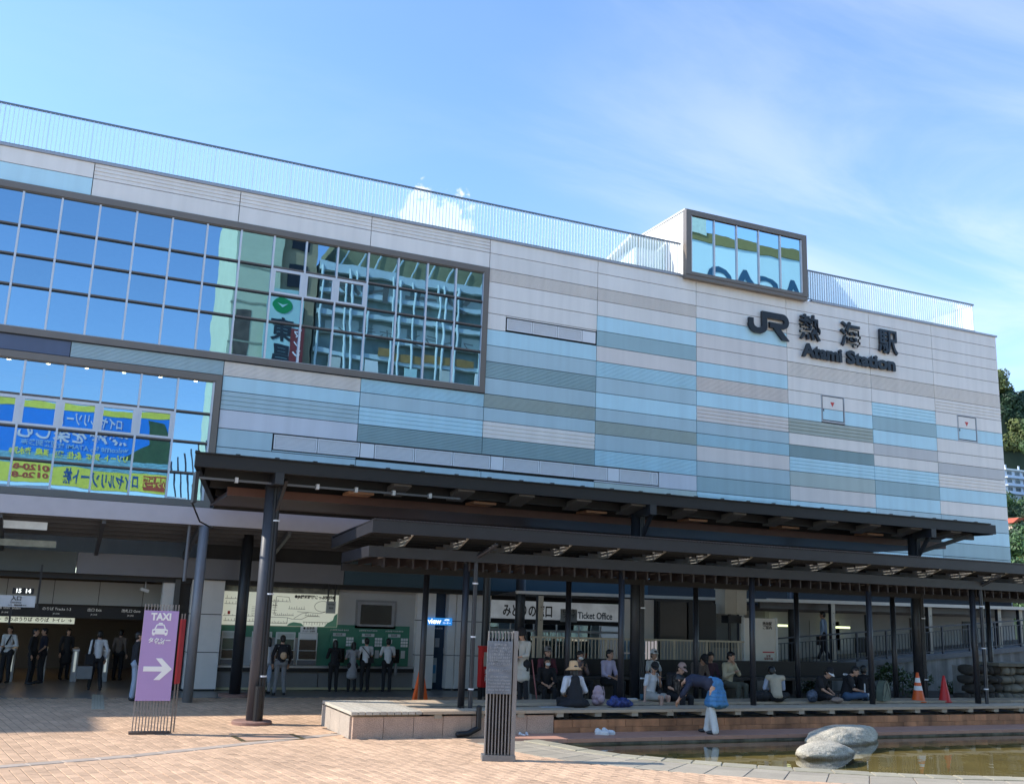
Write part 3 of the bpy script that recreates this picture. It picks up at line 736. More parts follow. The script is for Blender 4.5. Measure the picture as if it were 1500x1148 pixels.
for (a, b, y, z) in ((-3,.9,6.0,2.02),(1.3,1.6,6,2.0),(1.95,2.9,5.8,1.98),(-3,-.1,7,1.98)):
    MB().box(a, b, y, y+.05, z, z+.05).obj('light_strip', warm, lb)
wl2 = mat('warm_spot', (1,.86,.5), .5, emit=10)
for x in (1.15, 2.62): MB().tube((x,3.93,2.30),(x,3.99,2.26),.05,n=8).obj('spot_lamp', wl2, lb)
gs = thing('gate_sign', 'long lit direction sign hanging above the ticket gates', 'sign')
sm = mat('sign_lit', (.62,.66,.55), .5, emit=.28)
MB().box(-1.2,1.12,3.5,3.56,1.80,2.00).obj('sign_board', sm, gs)
text('←  きっぷうりば  のりば  トイレ  → ', .14, ink, gs, (-.02,3.49,1.90), bold=.003, width=2.15)
wtx = mat('board_text', (.6,.6,.58), .5, emit=.12)
for k, (t_, x) in enumerate((('タクシー のりば', -2.4),('新幹線 Shinkansen', -.9),('のりば Tracks 1-3', .55),('出口 Exit', 1.65),('改札口 Gate', 2.75))):
    text(t_, .11, wtx, gs, (x,2.895,2.26)); text('JR LINE', .06, wtx, gs, (x,2.895,2.12))
# clock and entrance sign
ck = thing('digital_clock', 'small digital clock reading 15 14 under the concourse eaves', 'clock')
MB().box(-.62,-.10,-1.96,-1.90,2.70,2.86).obj('clock_case', black, ck)
text('15  14', .15, mat('led', (.8,.85,.8), .5, emit=.9), ck, (-.36,-1.965,2.78), bold=.004)
es = thing('entrance_sign', 'white hanging entrance sign with Japanese lettering at the far left', 'sign')
MB().box(-1.5,-.03,-1.98,-1.92,2.36,2.66).obj('sign_board', mat('sign_white', (.56,.57,.58), .5), es)
text('入口', .13, ink, es, (-.50,-1.985,2.58), bold=.004); text('Entrance', .075, ink, es, (-.50,-1.985,2.48)); text('入口　開放時間 4:45', .05, ink, es, (-.46,-1.985,2.405))
MB().box(.0,.05,-1.99,-1.93,2.30,3.5).obj('hanger', black, es); MB().box(-.62,-.57,-1.99,-1.93,1.9,2.35).obj('hanger', black, es)
sk_ = thing('glass_canopy_panel', 'bright glazed opening in the eaves at the far left', 'skylight')
MB().box(-2.4, .02, -2.06, -2.0, 4.42, 4.72).obj('bright_glazing', mat('sky_glass', (.55,.62,.68), .2, emit=.12), sk_)  # upper pane glows to stand in for daylight through the glazing
MB().box(-2.4, .30, -1.5, -1.4, 3.98, 4.16).obj('lower_glazing', mat('sky_glass2', (.28,.29,.24), .2, 0, .4, 6), sk_)

# ticket vending wall
tw_ = thing('ticket_machine_wall', 'wall of ticket machines under the route map', 'wall')
wallg = mat('wall_grey', (.42,.42,.42), .5, 0, .05); green = mat('deep_green', (.045,.20,.13), .45, 0, .08); palem = mat('machine_pale', (.66,.68,.66), .45, 0, .05)
MB().box(5.2, 11.62, .62, .8, 0, 3.32).obj('wall_face', wallg, tw_)
MB().box(5.2, 8.92, .45, .62, 3.02, 3.30).obj('reflective_header', mat('header', (.16,.16,.14), .25, .6, .5, 5), tw_)
MB().box(5.23, 11.6, .36, .618, .70, .76).obj('counter', mat('counter', (.45,.45,.46), .3, .4), tw_); MB().box(5.23, 11.6, .40, .618, .58, .698).obj('counter_front', black, tw_)
for k in range(4): MB().box(5.24+k*1.6, 5.24+(k+1)*1.6-.03, .50, .618, .06, .575).obj('apron_panel', mat('apron', (.20,.20,.20), .55, 0, .06), tw_)
MB().box(5.24,11.6,.44,.5,.03,.10).obj('skirting', mat('skirting', (.48,.44,.28), .5), tw_)
MB().box(8.15,11.45,.585,.619,.77,2.06).obj('green_panel', green, tw_)
MB().box(5.23,8.14,.586,.619,1.62,1.96).obj('green_band', green, tw_)
scr = mat('screen_dark', (.012,.012,.013), .2); lcd = mat('lcd_green', (.05,.10,.08), .2, emit=.0)
machines = [(5.5,0),(6.35,0),(7.55,0),(8.18-.2,1)]
lbls = ['ticket machine beside the white pillar, left of the steel columns','ticket machine just left of the white pillar people, partly behind a column','ticket machine in front of the man with the black backpack','ticket machine with a white poster, right of the man with the backpack']
for i, x in enumerate((5.62, 6.55, 7.30, 8.02)):
    m_ = thing('ticket_machine', lbls[i], 'ticket machine', (x, .58, .77), group='ticket machines under the route map')
    MB().box(-.31,.31,-.06,.0,0,1.02).obj('machine_body', palem, m_)
    MB().box(-.27,.27,-.075,-.061,.47,.80).obj('screen', lcd if i < 3 else scr, m_); MB().box(-.27,.27,-.12,-.061,.20,.45).obj('slot_recess', scr, m_); MB().box(-.30,.30,-.09,-.061,.01,.16).obj('coin_tray', greysteel, m_)
    MB().box(-.27,.27,-.07,-.061,.84,.98).obj('notice', white if i == 3 else mat('notice_pale', (.5,.53,.5), .6), m_)
    if i == 3:
        MB().box(-.27,.27,-.07,-.061,1.02,1.24).obj('poster', white, m_); text('● 乗車券', .09, ink, m_, (0,-.074,1.15)); text('きっぷ・定期券', .06, ink, m_, (0,-.074,1.06))
for i, x in enumerate((9.05, 10.02, 10.92)):
    m_ = thing('ticket_machine', ['green reserved seat ticket machine used by the person in black','green ticket machine used by the couple in pale clothes','green ticket machine used by the man in a white shirt, nearest the door'][i], 'ticket machine', (x, .58, .77), group='ticket machines in the green panel')
    MB().box(-.30,.22,-.04,.0,0,.95).obj('machine_body', green, m_); MB().box(-.24,.20,-.07,-.041,.1,.55).obj('screen', scr, m_)
    MB().box(-.22,.20,-.055,-.041,.93,1.03).obj('sign_plate', mat('plate', (.55,.58,.58), .5), m_); text('指定席', .075, ink, m_, (-.02,-.058,.98))
    text('JR 新幹線 特急券 乗車券', .055, white, m_, (0,-.01,1.12), width=.62)
    for a in range(3):
        for b in range(3): MB().box(.24+a*.085,.31+a*.085,-.03,-.012,.62+b*.10,.70+b*.10).obj('key', white, m_)
    MB().box(-.2,-.08,-.052,-.041,.72,.84).obj('notice', white, m_); MB().box(.26,.40,-.03,-.01,.25,.5).obj('notice', palem, m_)
# route map
rmp = thing('route_map', 'large pale railway route map above the ticket machines', 'route map')
mapm = mat('map_face', (.66,.68,.56), .5, 0, .04, 1, emit=.22); mapg = mat('map_green', (.12,.30,.20), .5, emit=.05)
MB().box(5.25, 8.93, .50, .58, 1.98, 3.0).obj('map_face', mapm, rmp)
text('●JR線近距離きっぷ運賃表', .115, ink, rmp, (8.15,.495,2.90), bold=.006, width=1.35)
ml = MB()
def pl(pts, w=.012):
    for a, b in zip(pts, pts[1:]): ml.bar((a[0],.497,a[1]), (b[0],.497,b[1]), .004, w, (0,0,1) if abs(a[1]-b[1]) < abs(a[0]-b[0]) else (1,0,0))
def ticks(x0, x1, z, n, h=.06):
    pl([(x0,z),(x1,z)])
    for k in range(n):
        x = x0+(x1-x0)*(k+.5)/n; pl([(x,z),(x,z+h*(1 if k % 3 else 1.5))], .009)
ticks(5.3,5.95,2.78,5); ticks(5.3,5.7,2.62,4); ticks(5.28,6.5,2.26,10,.04); ticks(5.32,6.45,2.1,12,.06)
ticks(6.65,7.3,2.74,5); ticks(6.6,6.95,2.6,4); pl([(6.9,2.9),(7.3,2.88),(7.35,2.72)]); pl([(6.9,2.88),(6.88,2.42),(6.86,2.32)])
for k in range(6): pl([(6.8,2.38+k*.08),(6.95,2.38+k*.08)], .009); pl([(6.15,2.3+k*.05),(6.3,2.3+k*.05)], .008)
ticks(6.88,7.5,2.31,10,.05); pl([(6.6,2.18),(6.7,2.25),(7.3,2.24),(7.45,2.2),(7.75,2.2),(7.95,2.3),(8.35,2.3)]); ticks(6.72,7.3,2.06,12,.05); pl([(6.7,2.24),(6.72,2.06)]); pl([(7.3,2.24),(7.3,2.06)])
pl([(7.5,2.22),(7.75,2.38),(8.0,2.42),(8.35,2.4),(8.5,2.45)]); ticks(7.3,7.85,2.52,7,.06); pl([(7.6,2.44),(8,2.42)]); ticks(7.85,8.3,2.32,6,.05); ticks(7.8,8.75,2.12,11,-.07)
ring = [(8.42+.27*math.cos(t*PI/9), 2.62+.17*math.sin(t*PI/9)) for t in range(3,17)]; pl(ring)
ml.obj('route_lines', ink, rmp)
MB().prism([(7.30,1.985),(7.85,1.985),(7.75,2.08),(7.5,2.11),(7.36,2.06)], 'y', .492, .499).obj('green_shape', mapg, rmp)
MB().prism([(8.5,1.985),(8.92,1.985),(8.92,2.42),(8.82,2.34),(8.78,2.2),(8.6,2.1)], 'y', .492, .499).obj('green_shape', mapg, rmp)
MB().box(5.42,5.50,.488,.499,2.30,2.40).obj('station_marker', redpaint, rmp)
hs = thing('hanging_notice', 'small notice board hanging on two black rods before the route map', 'sign')
MB().box(8.42,8.72,.02,.08,2.42,2.80).obj('notice_board', mat('dim_notice', (.35,.37,.35), .5), hs)
for x in (8.46,8.68): MB().box(x-.02,x+.02,.03,.07,2.8,3.34).obj('rod', black, hs)
text('のりば', .07, ink, hs, (8.57,.015,2.7)); text('案内', .07, ink, hs, (8.57,.015,2.58))
mon = thing('wall_monitor', 'dark switched off monitor set in the grey wall right of the route map', 'monitor')
MB().box(9.55,10.95,.585,.62,1.96,2.88).obj('surround', mat('surround', (.22,.22,.225), .5), mon); MB().box(9.62,10.88,.57,.584,2.03,2.81).obj('bezel', mat('bezel', (.30,.30,.31), .5), mon)
MB().box(9.72,10.78,.555,.569,2.10,2.73).obj('screen', scr, mon)
# cash machine booth
atm = thing('cash_machine_booth', 'dark blue cash machine booth between two pale pillars', 'booth')
navy = mat('navy', (.010,.035,.075), .4, 0, .1)
MB().box(12.30,13.0,.75,.8,0,3.3).obj('booth_back', navy, atm) ; MB().box(11.75,12.30,.70,.74,0,3.3).obj('booth_side', navy, atm)
MB().box(11.92,12.86,.30,.34,2.14,2.38).obj('sign_board', mat('view_blue', (.03,.25,.70), .4, emit=.35), atm)
lw_ = mat('lit_white', (.85,.85,.85), .4, emit=.7); text('view', .25, lw_, atm, (12.22,.295,2.26), bold=.006); text('ATM', .085, lw_, atm, (12.66,.295,2.31)); text('コーナー', .075, lw_, atm, (12.66,.295,2.21))
text('VIEW ALTTE', .08, white, atm, (12.45,.69,2.02))
MB().box(12.18,12.48,.60,.66,.25,1.05).obj('poster_stand', mat('pale_poster', (.30,.38,.42), .5), atm); MB().box(12.21,12.45,.59,.598,.55,.82).obj('poster_picture', mat('blue_poster', (.05,.22,.42), .5), atm)
MB().box(12.42,12.58,.70,.748,1.4,1.7).obj('notice', mat('dim_white', (.3,.33,.36), .5), atm); MB().box(12.75,12.85,.72,.745,1.2,1.38).obj('notice', white, atm)

# ticket office with glass front
off = thing('ticket_office', 'glazed ticket office with large lettering over dark windows', 'shop front')
og = glass_mat('office_glass', (.62,.75,.80), (.35,.42,.45), .50, .003, 1.5)
MB().box(14.3,20.3,3.4,3.5,0,3.3).obj('office_back', inside, off)
MB().box(14.32,20.3,1.02,1.12,3.06,3.34).obj('head_beam', black, off)
fasc = mat('office_sign', (.42,.47,.50), .25, .0, .12, 1.5)
MB().box(14.4,19.9,.96,1.0,2.42,3.05).obj('sign_band', mat('sign_face', (.50,.55,.60), .2, 0, .35, .9, emit=.12), off)  # faint glow stands in for the sky reflected in the band
MB().box(14.4,19.9,1.08,1.1,2.42,3.05).obj('sign_backing', mat('sign_back', (.50,.53,.55), .6, 0, .2, 1.2), off)
text('みどりの窓口', .46, ink, off, (16.0,.95,2.68), bold=.010, width=1.95); text('Ticket Office', .34, mat('ink_blue', (.01,.05,.09), .4), off, (18.75,.95,2.60), bold=.006, width=1.45)
MB().box(17.30,17.98,.93,.94,2.36,2.82).obj('small_sign', mat('grey_sign', (.35,.37,.38), .5), off); text('びゅう\nプラザ', .17, ink, off, (17.64,.925,2.66))
MB().box(14.4,19.9,.98,1.06,2.26,2.40).obj('sign_rail', black, off)
for k in range(6):
    a = 14.4+k*.92; MB().box(a,a+.05,.98,1.04,0,2.26).obj('window_post', whitealu, off)
    MB().quad((a+.05,1.0,.05),(a+.92,1.0,.05),(a+.92,1.0,2.25),(a+.05,1.0,2.25)).obj('pane', og, off)
MB().box(14.4,19.9,.97,1.05,1.98,2.06).obj('transom', mat('pale_transom', (.4,.4,.4), .5), off)
pb = mat('pale_blue_panel', (.30,.42,.56), .5, 0, .05)
for (a, b) in ((19.92,20.9),):
    for (c, d) in ((.02,1.3),(1.31,2.35),(2.36,3.16)): MB().box(a,b-.01,.9,1.1,c,d-.01).obj('blue_panel', pb, off)
# sloping walkway roof in front of the office
wr = thing('walkway_roof', 'thin white edged walkway roof on pale posts running along the right side', 'canopy')
edge = mat('cream_edge', (.60,.57,.50), .5, 0, .05); cream = mat('cream_post', (.52,.47,.37), .55, 0, .08, 2, streak=.15)
MB().bar((14.2,-1.9,3.30),(23.6,-2.9,3.36),.12,.10).obj('roof_edge', edge, wr); MB().bar((23.6,-2.9,3.38),(40,-3.1,3.52),.12,.12).obj('roof_edge', edge, wr)
q = MB(); q.quad((14.2,-1.9,3.34),(23.6,-2.9,3.40),(23.6,.0,3.2),(14.2,.0,3.2)); q.quad((23.6,-2.9,3.43),(40,-3.1,3.56),(40,.02,3.45),(23.6,.02,3.3)); q.obj('roof_sheet', darkconc, wr)
q = MB(); q.bar((23.6,-2.4,3.2),(40,-2.4,3.32),.12,.22); q.bar((23.8,-.6,3.1),(40,-.6,3.22),.12,.22); q.obj('roof_beam', midsteel, wr)
for x, z in ((14.6,3.2),(22.4,3.3),(26.5,3.36),(28.2,3.0),(31.27,3.4),(35.0,3.42),(36.2,3.45)):
    p_ = MB().box(x-.085,x+.085,-2.98,-2.82,.0,z).obj('post', cream, wr); MB().box(x-.11,x-.086,-2.96,-2.84,0,z).obj('post_side', dark, p_)
    for zz in (z-.35, z-.75): MB().tube((x,-2.99,zz),(x,-3.0,zz),.016,n=8).obj('bolt', ink, p_)
# wall, louvres and doors behind the ramp
bw = thing('lower_service_wall', 'pale service wall with louvres and dark openings behind the ramp fence', 'wall')
MB().box(20.9, 39.3, -.02, .08, .0, 3.2).obj('wall_face', mat('wall_pale', (.42,.42,.42), .6, 0, .05), bw)
for x in (23.3, 24.6):
    l_ = MB().box(x,x+1.1,-.06,-.022,1.6,3.0).obj('louvre_frame', mat('louvre_grey', (.26,.26,.25), .5), bw)
    for k in range(14): MB().box(x+.06,x+1.04,-.085,-.061,1.66+k*.092,1.72+k*.092).obj('louvre_slat', mat('louvre_grey', (.2,)*3), l_)
for (a,b,c,d,m_) in ((27.9,29.4,.9,2.7,'g'),(33.2,34.2,1.0,2.95,'k'),(36.2,37.0,.9,2.9,'k'),(30.2,30.9,1.0,2.1,'k'),(29.2,30.0,1.6,2.8,'w'),(25.9,27.4,.8,3.0,'w')):
    MB().box(a,b,-.05,-.022,c,d).obj('door_panel' if m_ != 'k' else 'dark_opening', {'g':wallg,'k':ink,'w':palewall}[m_], bw)
tube_l = mat('tube_light', (.75,.85,.45), .5, emit=.9)
for x in (25.5, 28.6): MB().box(x,x+.85,-.6,-.52,2.45,2.53).obj('tube_light', tube_l, bw)
# ramp, its wall and fences
rz = lambda x: 1.02+(x-23)*.078
rw = thing('ramp_wall', 'stained concrete retaining wall and rising ramp on the right', 'wall')
MB().prism([(22.6,0),(40,0),(40,rz(40)),(22.6,rz(22.6))], 'y', -3.62, -3.42).obj('wall_face', darkconc, rw)
MB().prism([(22.6,rz(22.6)-.16),(40,rz(40)-.16),(40,rz(40)+.02),(22.6,rz(22.6)+.02)], 'y', -3.68, -3.621).obj('kerb_band', mat('kerb_grey', (.13,.14,.155), .7, 0, .2, 5), rw)
MB().prism([(22.6,rz(22.6)-.02),(40,rz(40)-.02),(40,rz(40)-.1),(22.6,rz(22.6)-.1)], 'y', -3.42, -.7).obj('ramp_floor', concrete, rw)
rf = thing('ramp_fence', 'dark blue steel bar fence rising along the ramp', 'fence')
rfm = mat('fence_blue', (.025,.035,.055), .45, .1, .1)
for dz, h in ((1.02,.05),(.84,.025),(.12,.03)): MB().bar((22.8,-3.55,rz(22.8)+dz),(36.3,-3.55,rz(36.3)+dz),.05,h).obj('rail', rfm, rf)
bme = MB().box(-.011,.011,-.011,.011,.12,.84).mesh('bar', rfm); pmm = MB().box(-.03,.03,-.03,.03,0,1.02).mesh('fence_post', rfm)
x = 22.85; k = 0
while x < 36.3:
    add('fence_post' if k % 9 == 0 else 'bar', pmm if k % 9 == 0 else bme, rf, (x, -3.55, rz(x))); x += .155; k += 1
bf = thing('beige_fence', 'beige steel bar fence behind the people on the foot bath benches', 'fence')
bfm = mat('fence_beige', (.56,.49,.38), .5, 0, .08, 2)
for z, h in ((1.98,.055),(1.30,.04)): MB().box(13.3,20.95,-5.04,-4.99,z-h/2,z+h/2).obj('rail', bfm, bf)
bme = MB().box(-.012,.012,-.012,.012,1.31,1.96).mesh('bar', bfm); pmm = MB().box(-.035,.035,-.025,.025,.9,1.95).mesh('fence_post', bfm)
for k in range(62): add('fence_post' if k % 10 == 0 else 'bar', pmm if k % 10 == 0 else bme, bf, (13.4+k*.122, -5.01, 0))
lw = thing('low_wall', 'low dark stone wall under the beige fence', 'wall'); MB().box(13.3,21.3,-5.2,-4.85,0,1.22).obj('wall_face', darkconc, lw); MB().box(13.28,21.32,-5.25,-4.8,1.221,1.27).obj('wall_cap', concrete, lw)
hb_ = thing('back_bench', 'long dark bench along the low wall', 'bench'); MB().box(12.6,24.5,-6.9,-6.2,.92,1.0).obj('seat', dark, hb_); MB().box(12.6,24.5,-6.22,-6.14,1.0,1.45).obj('backrest', black, hb_)
for k in range(9): MB().box(12.7+k*1.45,12.8+k*1.45,-6.8,-6.3,.5,.919).obj('leg', black, hb_)
# big dark display boards, cabinet, info board
ds = thing('display_board', 'pair of big black display boards behind the beige fence', 'display')
MB().box(18.28,19.30,-4.2,-4.0,1.98,3.17).obj('left_screen', mat('board_black', (.02,.021,.024), .25), ds); MB().box(19.34,20.42,-4.25,-4.0,1.98,3.17).obj('right_screen', ink, ds)
MB().box(18.2,20.48,-4.0,-3.9,1.92,3.24).obj('board_frame', dark, ds); MB().box(17.05,18.18,-3.98,-3.92,1.9,3.2).obj('side_panel', palewall, ds)
for x in (18.4,20.3): MB().box(x-.05,x+.05,-4.02,-3.9,0,1.92).obj('leg', dark, ds)
cb = thing('electrical_cabinet', 'beige metal electrical cabinet mounted on a pole behind the benches', 'cabinet')
cbm = mat('cabinet_beige', (.46,.42,.34), .5, 0, .06)
MB().box(20.75,21.62,-4.3,-3.75,2.84,3.64).obj('cabinet_box', cbm, cb); MB().box(21.2,21.6,-4.32,-4.301,2.88,3.60).obj('cabinet_door', mat('cabinet_light', (.52,.48,.39), .5), cb); MB().box(20.72,21.65,-4.33,-3.72,3.641,3.67).obj('cabinet_lid', cbm, cb)
MB().tube((21.2,-3.9,0),(21.2,-3.9,2.84),.05).obj('pole', dark, cb); MB().box(20.95,21.5,-4.2,-3.8,2.55,2.8).obj('bracket', black, cb)
ib = thing('info_board', 'tall pale information board standing behind the benches', 'sign')
MB().box(21.52,22.80,-4.3,-4.18,.3,2.74).obj('board', mat('board_cream', (.85,.80,.72), .5, 0, .04), ib); MB().box(22.801,22.88,-4.32,-4.16,.2,2.76).obj('side_post', white, ib); MB().box(21.47,21.519,-4.32,-4.16,.2,2.76).obj('side_post', white, ib)
text('熱海駅\nご案内', .13, ink, ib, (22.45,-4.305,2.50)); 
MB().box(22.25,22.72,-4.31,-4.301,1.62,1.66).obj('red_rule', redpaint, ib); MB().box(22.25,22.72,-4.31,-4.301,1.18,1.20).obj('red_rule', redpaint, ib)
text('足湯\n家康の湯', .09, mat('sign_red', (.4,.12,.1), .5), ib, (22.48,-4.305,1.47))

# ------------------------------------------------------------------ big black steel canopy
bc = thing('large_canopy', 'large black steel canopy over the plaza in front of the station', 'canopy')
CX0, CX1 = 2.93, 27.95
MB().box(CX0, CX1, -9.02, -8.90, 5.66, 5.95).obj('front_beam', black, bc)
MB().bar((CX0+.06,-8.9,5.80),(4.1,-4.0,5.38),.12,.28).obj('side_beam', black, bc); MB().box(CX1-.12, CX1, -8.89, -4.0, 5.64, 5.93).obj('side_beam', black, bc)
for k in range(4): MB().box(CX0+.13+.24*(k*1.35+.8), CX1-.13, -8.2+k*1.35-.06, -8.2+k*1.35+.06, 5.5-.07*k, 5.72-.10*k).obj('purlin', black, bc)
rs = MB(); nst = 250
for k in range(nst):                                    # ribbed metal roof sheet
    a = CX0-.02+(CX1-.25-CX0)*k/nst; w_ = (CX1-.25-CX0)/nst
    z = 5.985 + (.022 if k % 9 == 0 else 0)
    i = len(rs.v); sk0 = max(0, 1.15-(a-CX0)*1.0) if a-CX0 < 1.15 else 0; z -= .001*(k % 2)
    yb = -9.08+5.18*max(.02, min(1, (a-CX0+.02)/1.17)); zb_ = -.085*(yb+9.08)
    rs.v += [(a,-9.08,5.955),(a+w_,-9.08,5.955),(a+w_,yb,5.955+zb_),(a,yb,5.955+zb_),(a,-9.08,z),(a+w_,-9.08,z),(a+w_,yb,z+zb_),(a,yb,z+zb_)]
    rs.f += [(i,i+3,i+2,i+1),(i+4,i+5,i+6,i+7),(i,i+1,i+5,i+4),(i+1,i+2,i+6,i+5),(i+2,i+3,i+7,i+6),(i+3,i,i+4,i+7)]
rs.obj('roof_sheet', black, bc)
MB().quad((CX0+.13,-8.88,5.93),(CX1-.13,-8.88,5.93),(CX1-.13,-4.0,5.51),(4.15,-4.0,5.51)).obj('roof_underside', mat('underside', (.030,.029,.029), .6), bc)
brown = mat('brown_soffit', (.060,.034,.026), .45, .1, .1, 1)
MB().box(4.0, 27.6, -7.15, -3.9, 5.24, 5.36).obj('brown_soffit', brown, bc); MB().box(3.95, 27.65, -7.24, -7.151, 5.24, 5.44).obj('soffit_edge', mat('brown_edge', (.13,.06,.045), .5), bc)
MB().box(4.1, 27.65, -3.9, -3.8, 5.16, 5.5).obj('rear_beam', black, bc)
tilem = mat('tile_tan', (.50,.28,.17), .5); shelf = mat('pale_bracket', (.16,.155,.15), .5)
for k in range(12):
    x = 7.7+k*1.68
    MB().prism([(-8.85,5.62),(-8.0,5.44),(-8.0,5.62),(-8.85,5.70)], 'x', x-.03, x+.42).obj('bracket_plate', shelf, bc)
    if k % 2 == 0: MB().box(x-.9,x-.25,-7.9,-7.3,5.44,5.50).obj('tan_tile', tilem, bc)  # plain tan tiles at every second bracket
def col(x, y, h, label, pipe=True):
    c = MB(); c.tube((x,y,0),(x,y,h),.140,n=20)
    p_ = c.obj('column', mat('column_grey', (.055,.060,.074), .5, 0, .15, 2) if x < 5 else dark, bc, smooth=False)
    for pz in p_.data.polygons: pz.use_smooth = len(pz.vertices) == 4
    for s_, w_ in ((.17,.05),(.10,.04)):
        MB().tube((x+s_,y-.12,.1),(x+s_*.9,y-.12,h),w_,n=12).obj('drain_pipe', black, bc)
    for z in (1.05, 2.9, 4.6): MB().tube((x+.15,y-.12,z),(x+.15,y-.12,z+.035),.085,n=12).obj('pipe_clamp', whitealu, bc)
    MB().box(x-.1,x+.1,y-.9,y+.3,h-.1,h+.16).obj('bracket', dark, bc)
    MB().bar((x+.12,y-.05,h-.75),(x+.22,y-.55,h+.05),.08,.10).obj('strut', dark, bc)
    return p_
for x in (4.84, 14.96, 25.2): col(x, -8.15, 5.5, '')
MB().tube((4.90,-8.35,.0),(4.90,-8.35,.85),.085,n=12).obj('pipe_boot', black, bc)
MB().bar((27.2,-8.7,5.6),(25.3,-8.2,4.95),.10,.12).obj('strut', dark, bc)
for x in (5.51, ony(760, 950, -1.55).x, 25.8): 
    p_ = MB().tube((x,-1.55,0),(x,-1.55,5.3),.165,n=20).obj('rear_column', dark, bc); 
    for pz in p_.data.polygons: pz.use_smooth = len(pz.vertices) == 4
footm = mat('foot_ring', (.26,.15,.12), .8, 0, .15, 5)
for x, y in ((4.84,-8.15),(5.51,-1.55)):
    MB().lathe([(0,.09),(.42,.09),(.45,.07),(.45,0)], (x,y,0), 28).obj('foot_ring', footm, bc)
cv = MB()
pts = [(3.05,-7.9,5.35),(3.15,-7.4,4.95),(3.45,-6.6,4.6),(3.95,-5.2,4.55),(4.2,-3.2,4.72)]
for a, b in zip(pts, pts[1:]): cv.capsule(a, b, .022, .022, 8)
cv.obj('cable', black, bc); MB().bar((3.1,-8.6,5.45),(9.5,-8.6,5.45),.05,.05).obj('conduit', greysteel, bc)
for k in range(6): MB().box(3.9+k*.95,3.97+k*.95,-8.66,-8.54,5.40,5.52).obj('conduit_clip', whitealu, bc)
MB().box(3.02,3.10,-8.6,-8.1,4.9,5.6).obj('edge_plate', dark, bc)
# eaves posts
ep = thing('eaves_post', 'light grey round steel post under the eaves left of the large columns', 'post', group='posts under the eaves')
p_ = MB().tube((4.01,-3.15,0),(4.01,-3.15,4.74),.135,n=20).obj('shaft', mat('post_grey', (.20,.205,.22), .4, .1, .08), ep); MB().tube((3.62,-3.1,3.2),(3.62,-3.1,4.74),.05,n=12).obj('small_pipe', greysteel, ep)
for pz in p_.data.polygons: pz.use_smooth = len(pz.vertices) == 4
ep = thing('eaves_post', 'round grey steel post standing before the pale pillar right of the cash machine', 'post', group='posts under the eaves')
MB().tube((13.25,-1.7,0),(13.25,-1.7,4.74),.125,n=20).obj('shaft', dark, ep)

# ------------------------------------------------------------------ foot bath pergola
pg_ = thing('foot_bath_pergola', 'lower black pergola with ribbed roof and curved wooden slats over the foot bath', 'pergola')
X0, X1 = 6.55, 31.0
FY, RY = -11.0, -7.6
pgm = mat('pergola_steel', (.024,.0245,.030), .42, .1, .2, 2)
MB().box(X0, X1, FY-.04, FY+.06, 4.30, 4.57).obj('top_front_beam', pgm, pg_)
MB().bar((X0+.05,FY+.06,4.43),(X0+.05,RY+.1,4.20),.10,.24).obj('top_side_beam', pgm, pg_)
MB().box(X0, X1, RY, RY+.1, 4.12, 4.36).obj('top_rear_beam', pgm, pg_)
rs = MB(); n_ = 560
for k in range(n_):
    a = X0+(X1-X0)*k/n_; w_ = (X1-X0)/n_; i = len(rs.v)
    zf = 4.585+(.028 if k % 2 else 0); zrr = zf-.20
    rs.v += [(a,FY-.06,zf-.02),(a+w_,FY-.06,zf-.02),(a+w_,RY+.1,zrr-.02),(a,RY+.1,zrr-.02),(a,FY-.06,zf),(a+w_,FY-.06,zf),(a+w_,RY+.1,zrr),(a,RY+.1,zrr)]
    rs.f += [(i,i+3,i+2,i+1),(i+4,i+5,i+6,i+7),(i,i+1,i+5,i+4),(i+1,i+2,i+6,i+5),(i+2,i+3,i+7,i+6),(i+3,i,i+4,i+7)]
rs.obj('ribbed_roof', pgm, pg_)
fin = mat('fin_grey', (.42,.41,.39), .5, 0, .12, 2)
x = X0+1.05
while x < X1-.5:
    MB().prism([(FY+.07,4.50),(FY+.07,4.40),(FY+.9,4.10),(RY+1.0,4.08),(RY+.02,4.22),(RY+.02,4.32)], 'x', x-.02, x+.02).obj('roof_fin', fin, pg_)
    x += 1.34
for k in range(6): MB().box(X0+.1, X1, FY+.42+k*.5-.02, FY+.42+k*.5+.02, 4.28-.03*k, 4.36-.03*k).obj('purlin', black, pg_)
BZ0, BZ1 = 3.80, 4.04
MB().box(X0+.1, X1, -10.52, -10.42, BZ0, BZ1).obj('lower_front_beam', pgm, pg_)
MB().bar((X0+.15,-10.42,BZ1-.12),(X0+.15,-8.2,BZ1-.20),.10,.24).obj('lower_side_beam', pgm, pg_)
MB().box(X0+.1, X1, -8.3, -8.2, 3.53, 3.70).obj('lower_rear_beam', black, pg_)
wood = mat('slat_wood', (.022,.014,.012), .6, 0, .2, 3, stretch=(4,1,4)); x = X0+.5; k = 0
while x < X1-.2:
    a = []
    for q in range(9):
        t = q/8; y = -10.40+t*2.08; z = 3.56+.24*math.sin(t*PI*.55+.1)*(1-t*.55); a.append((y, z))
    poly = a+[(-8.32,3.90),(-10.40,3.98)]
    MB().prism(poly, 'x', x-.022, x+.022).obj('wood_slat', wood, pg_)
    x += .345; k += 1
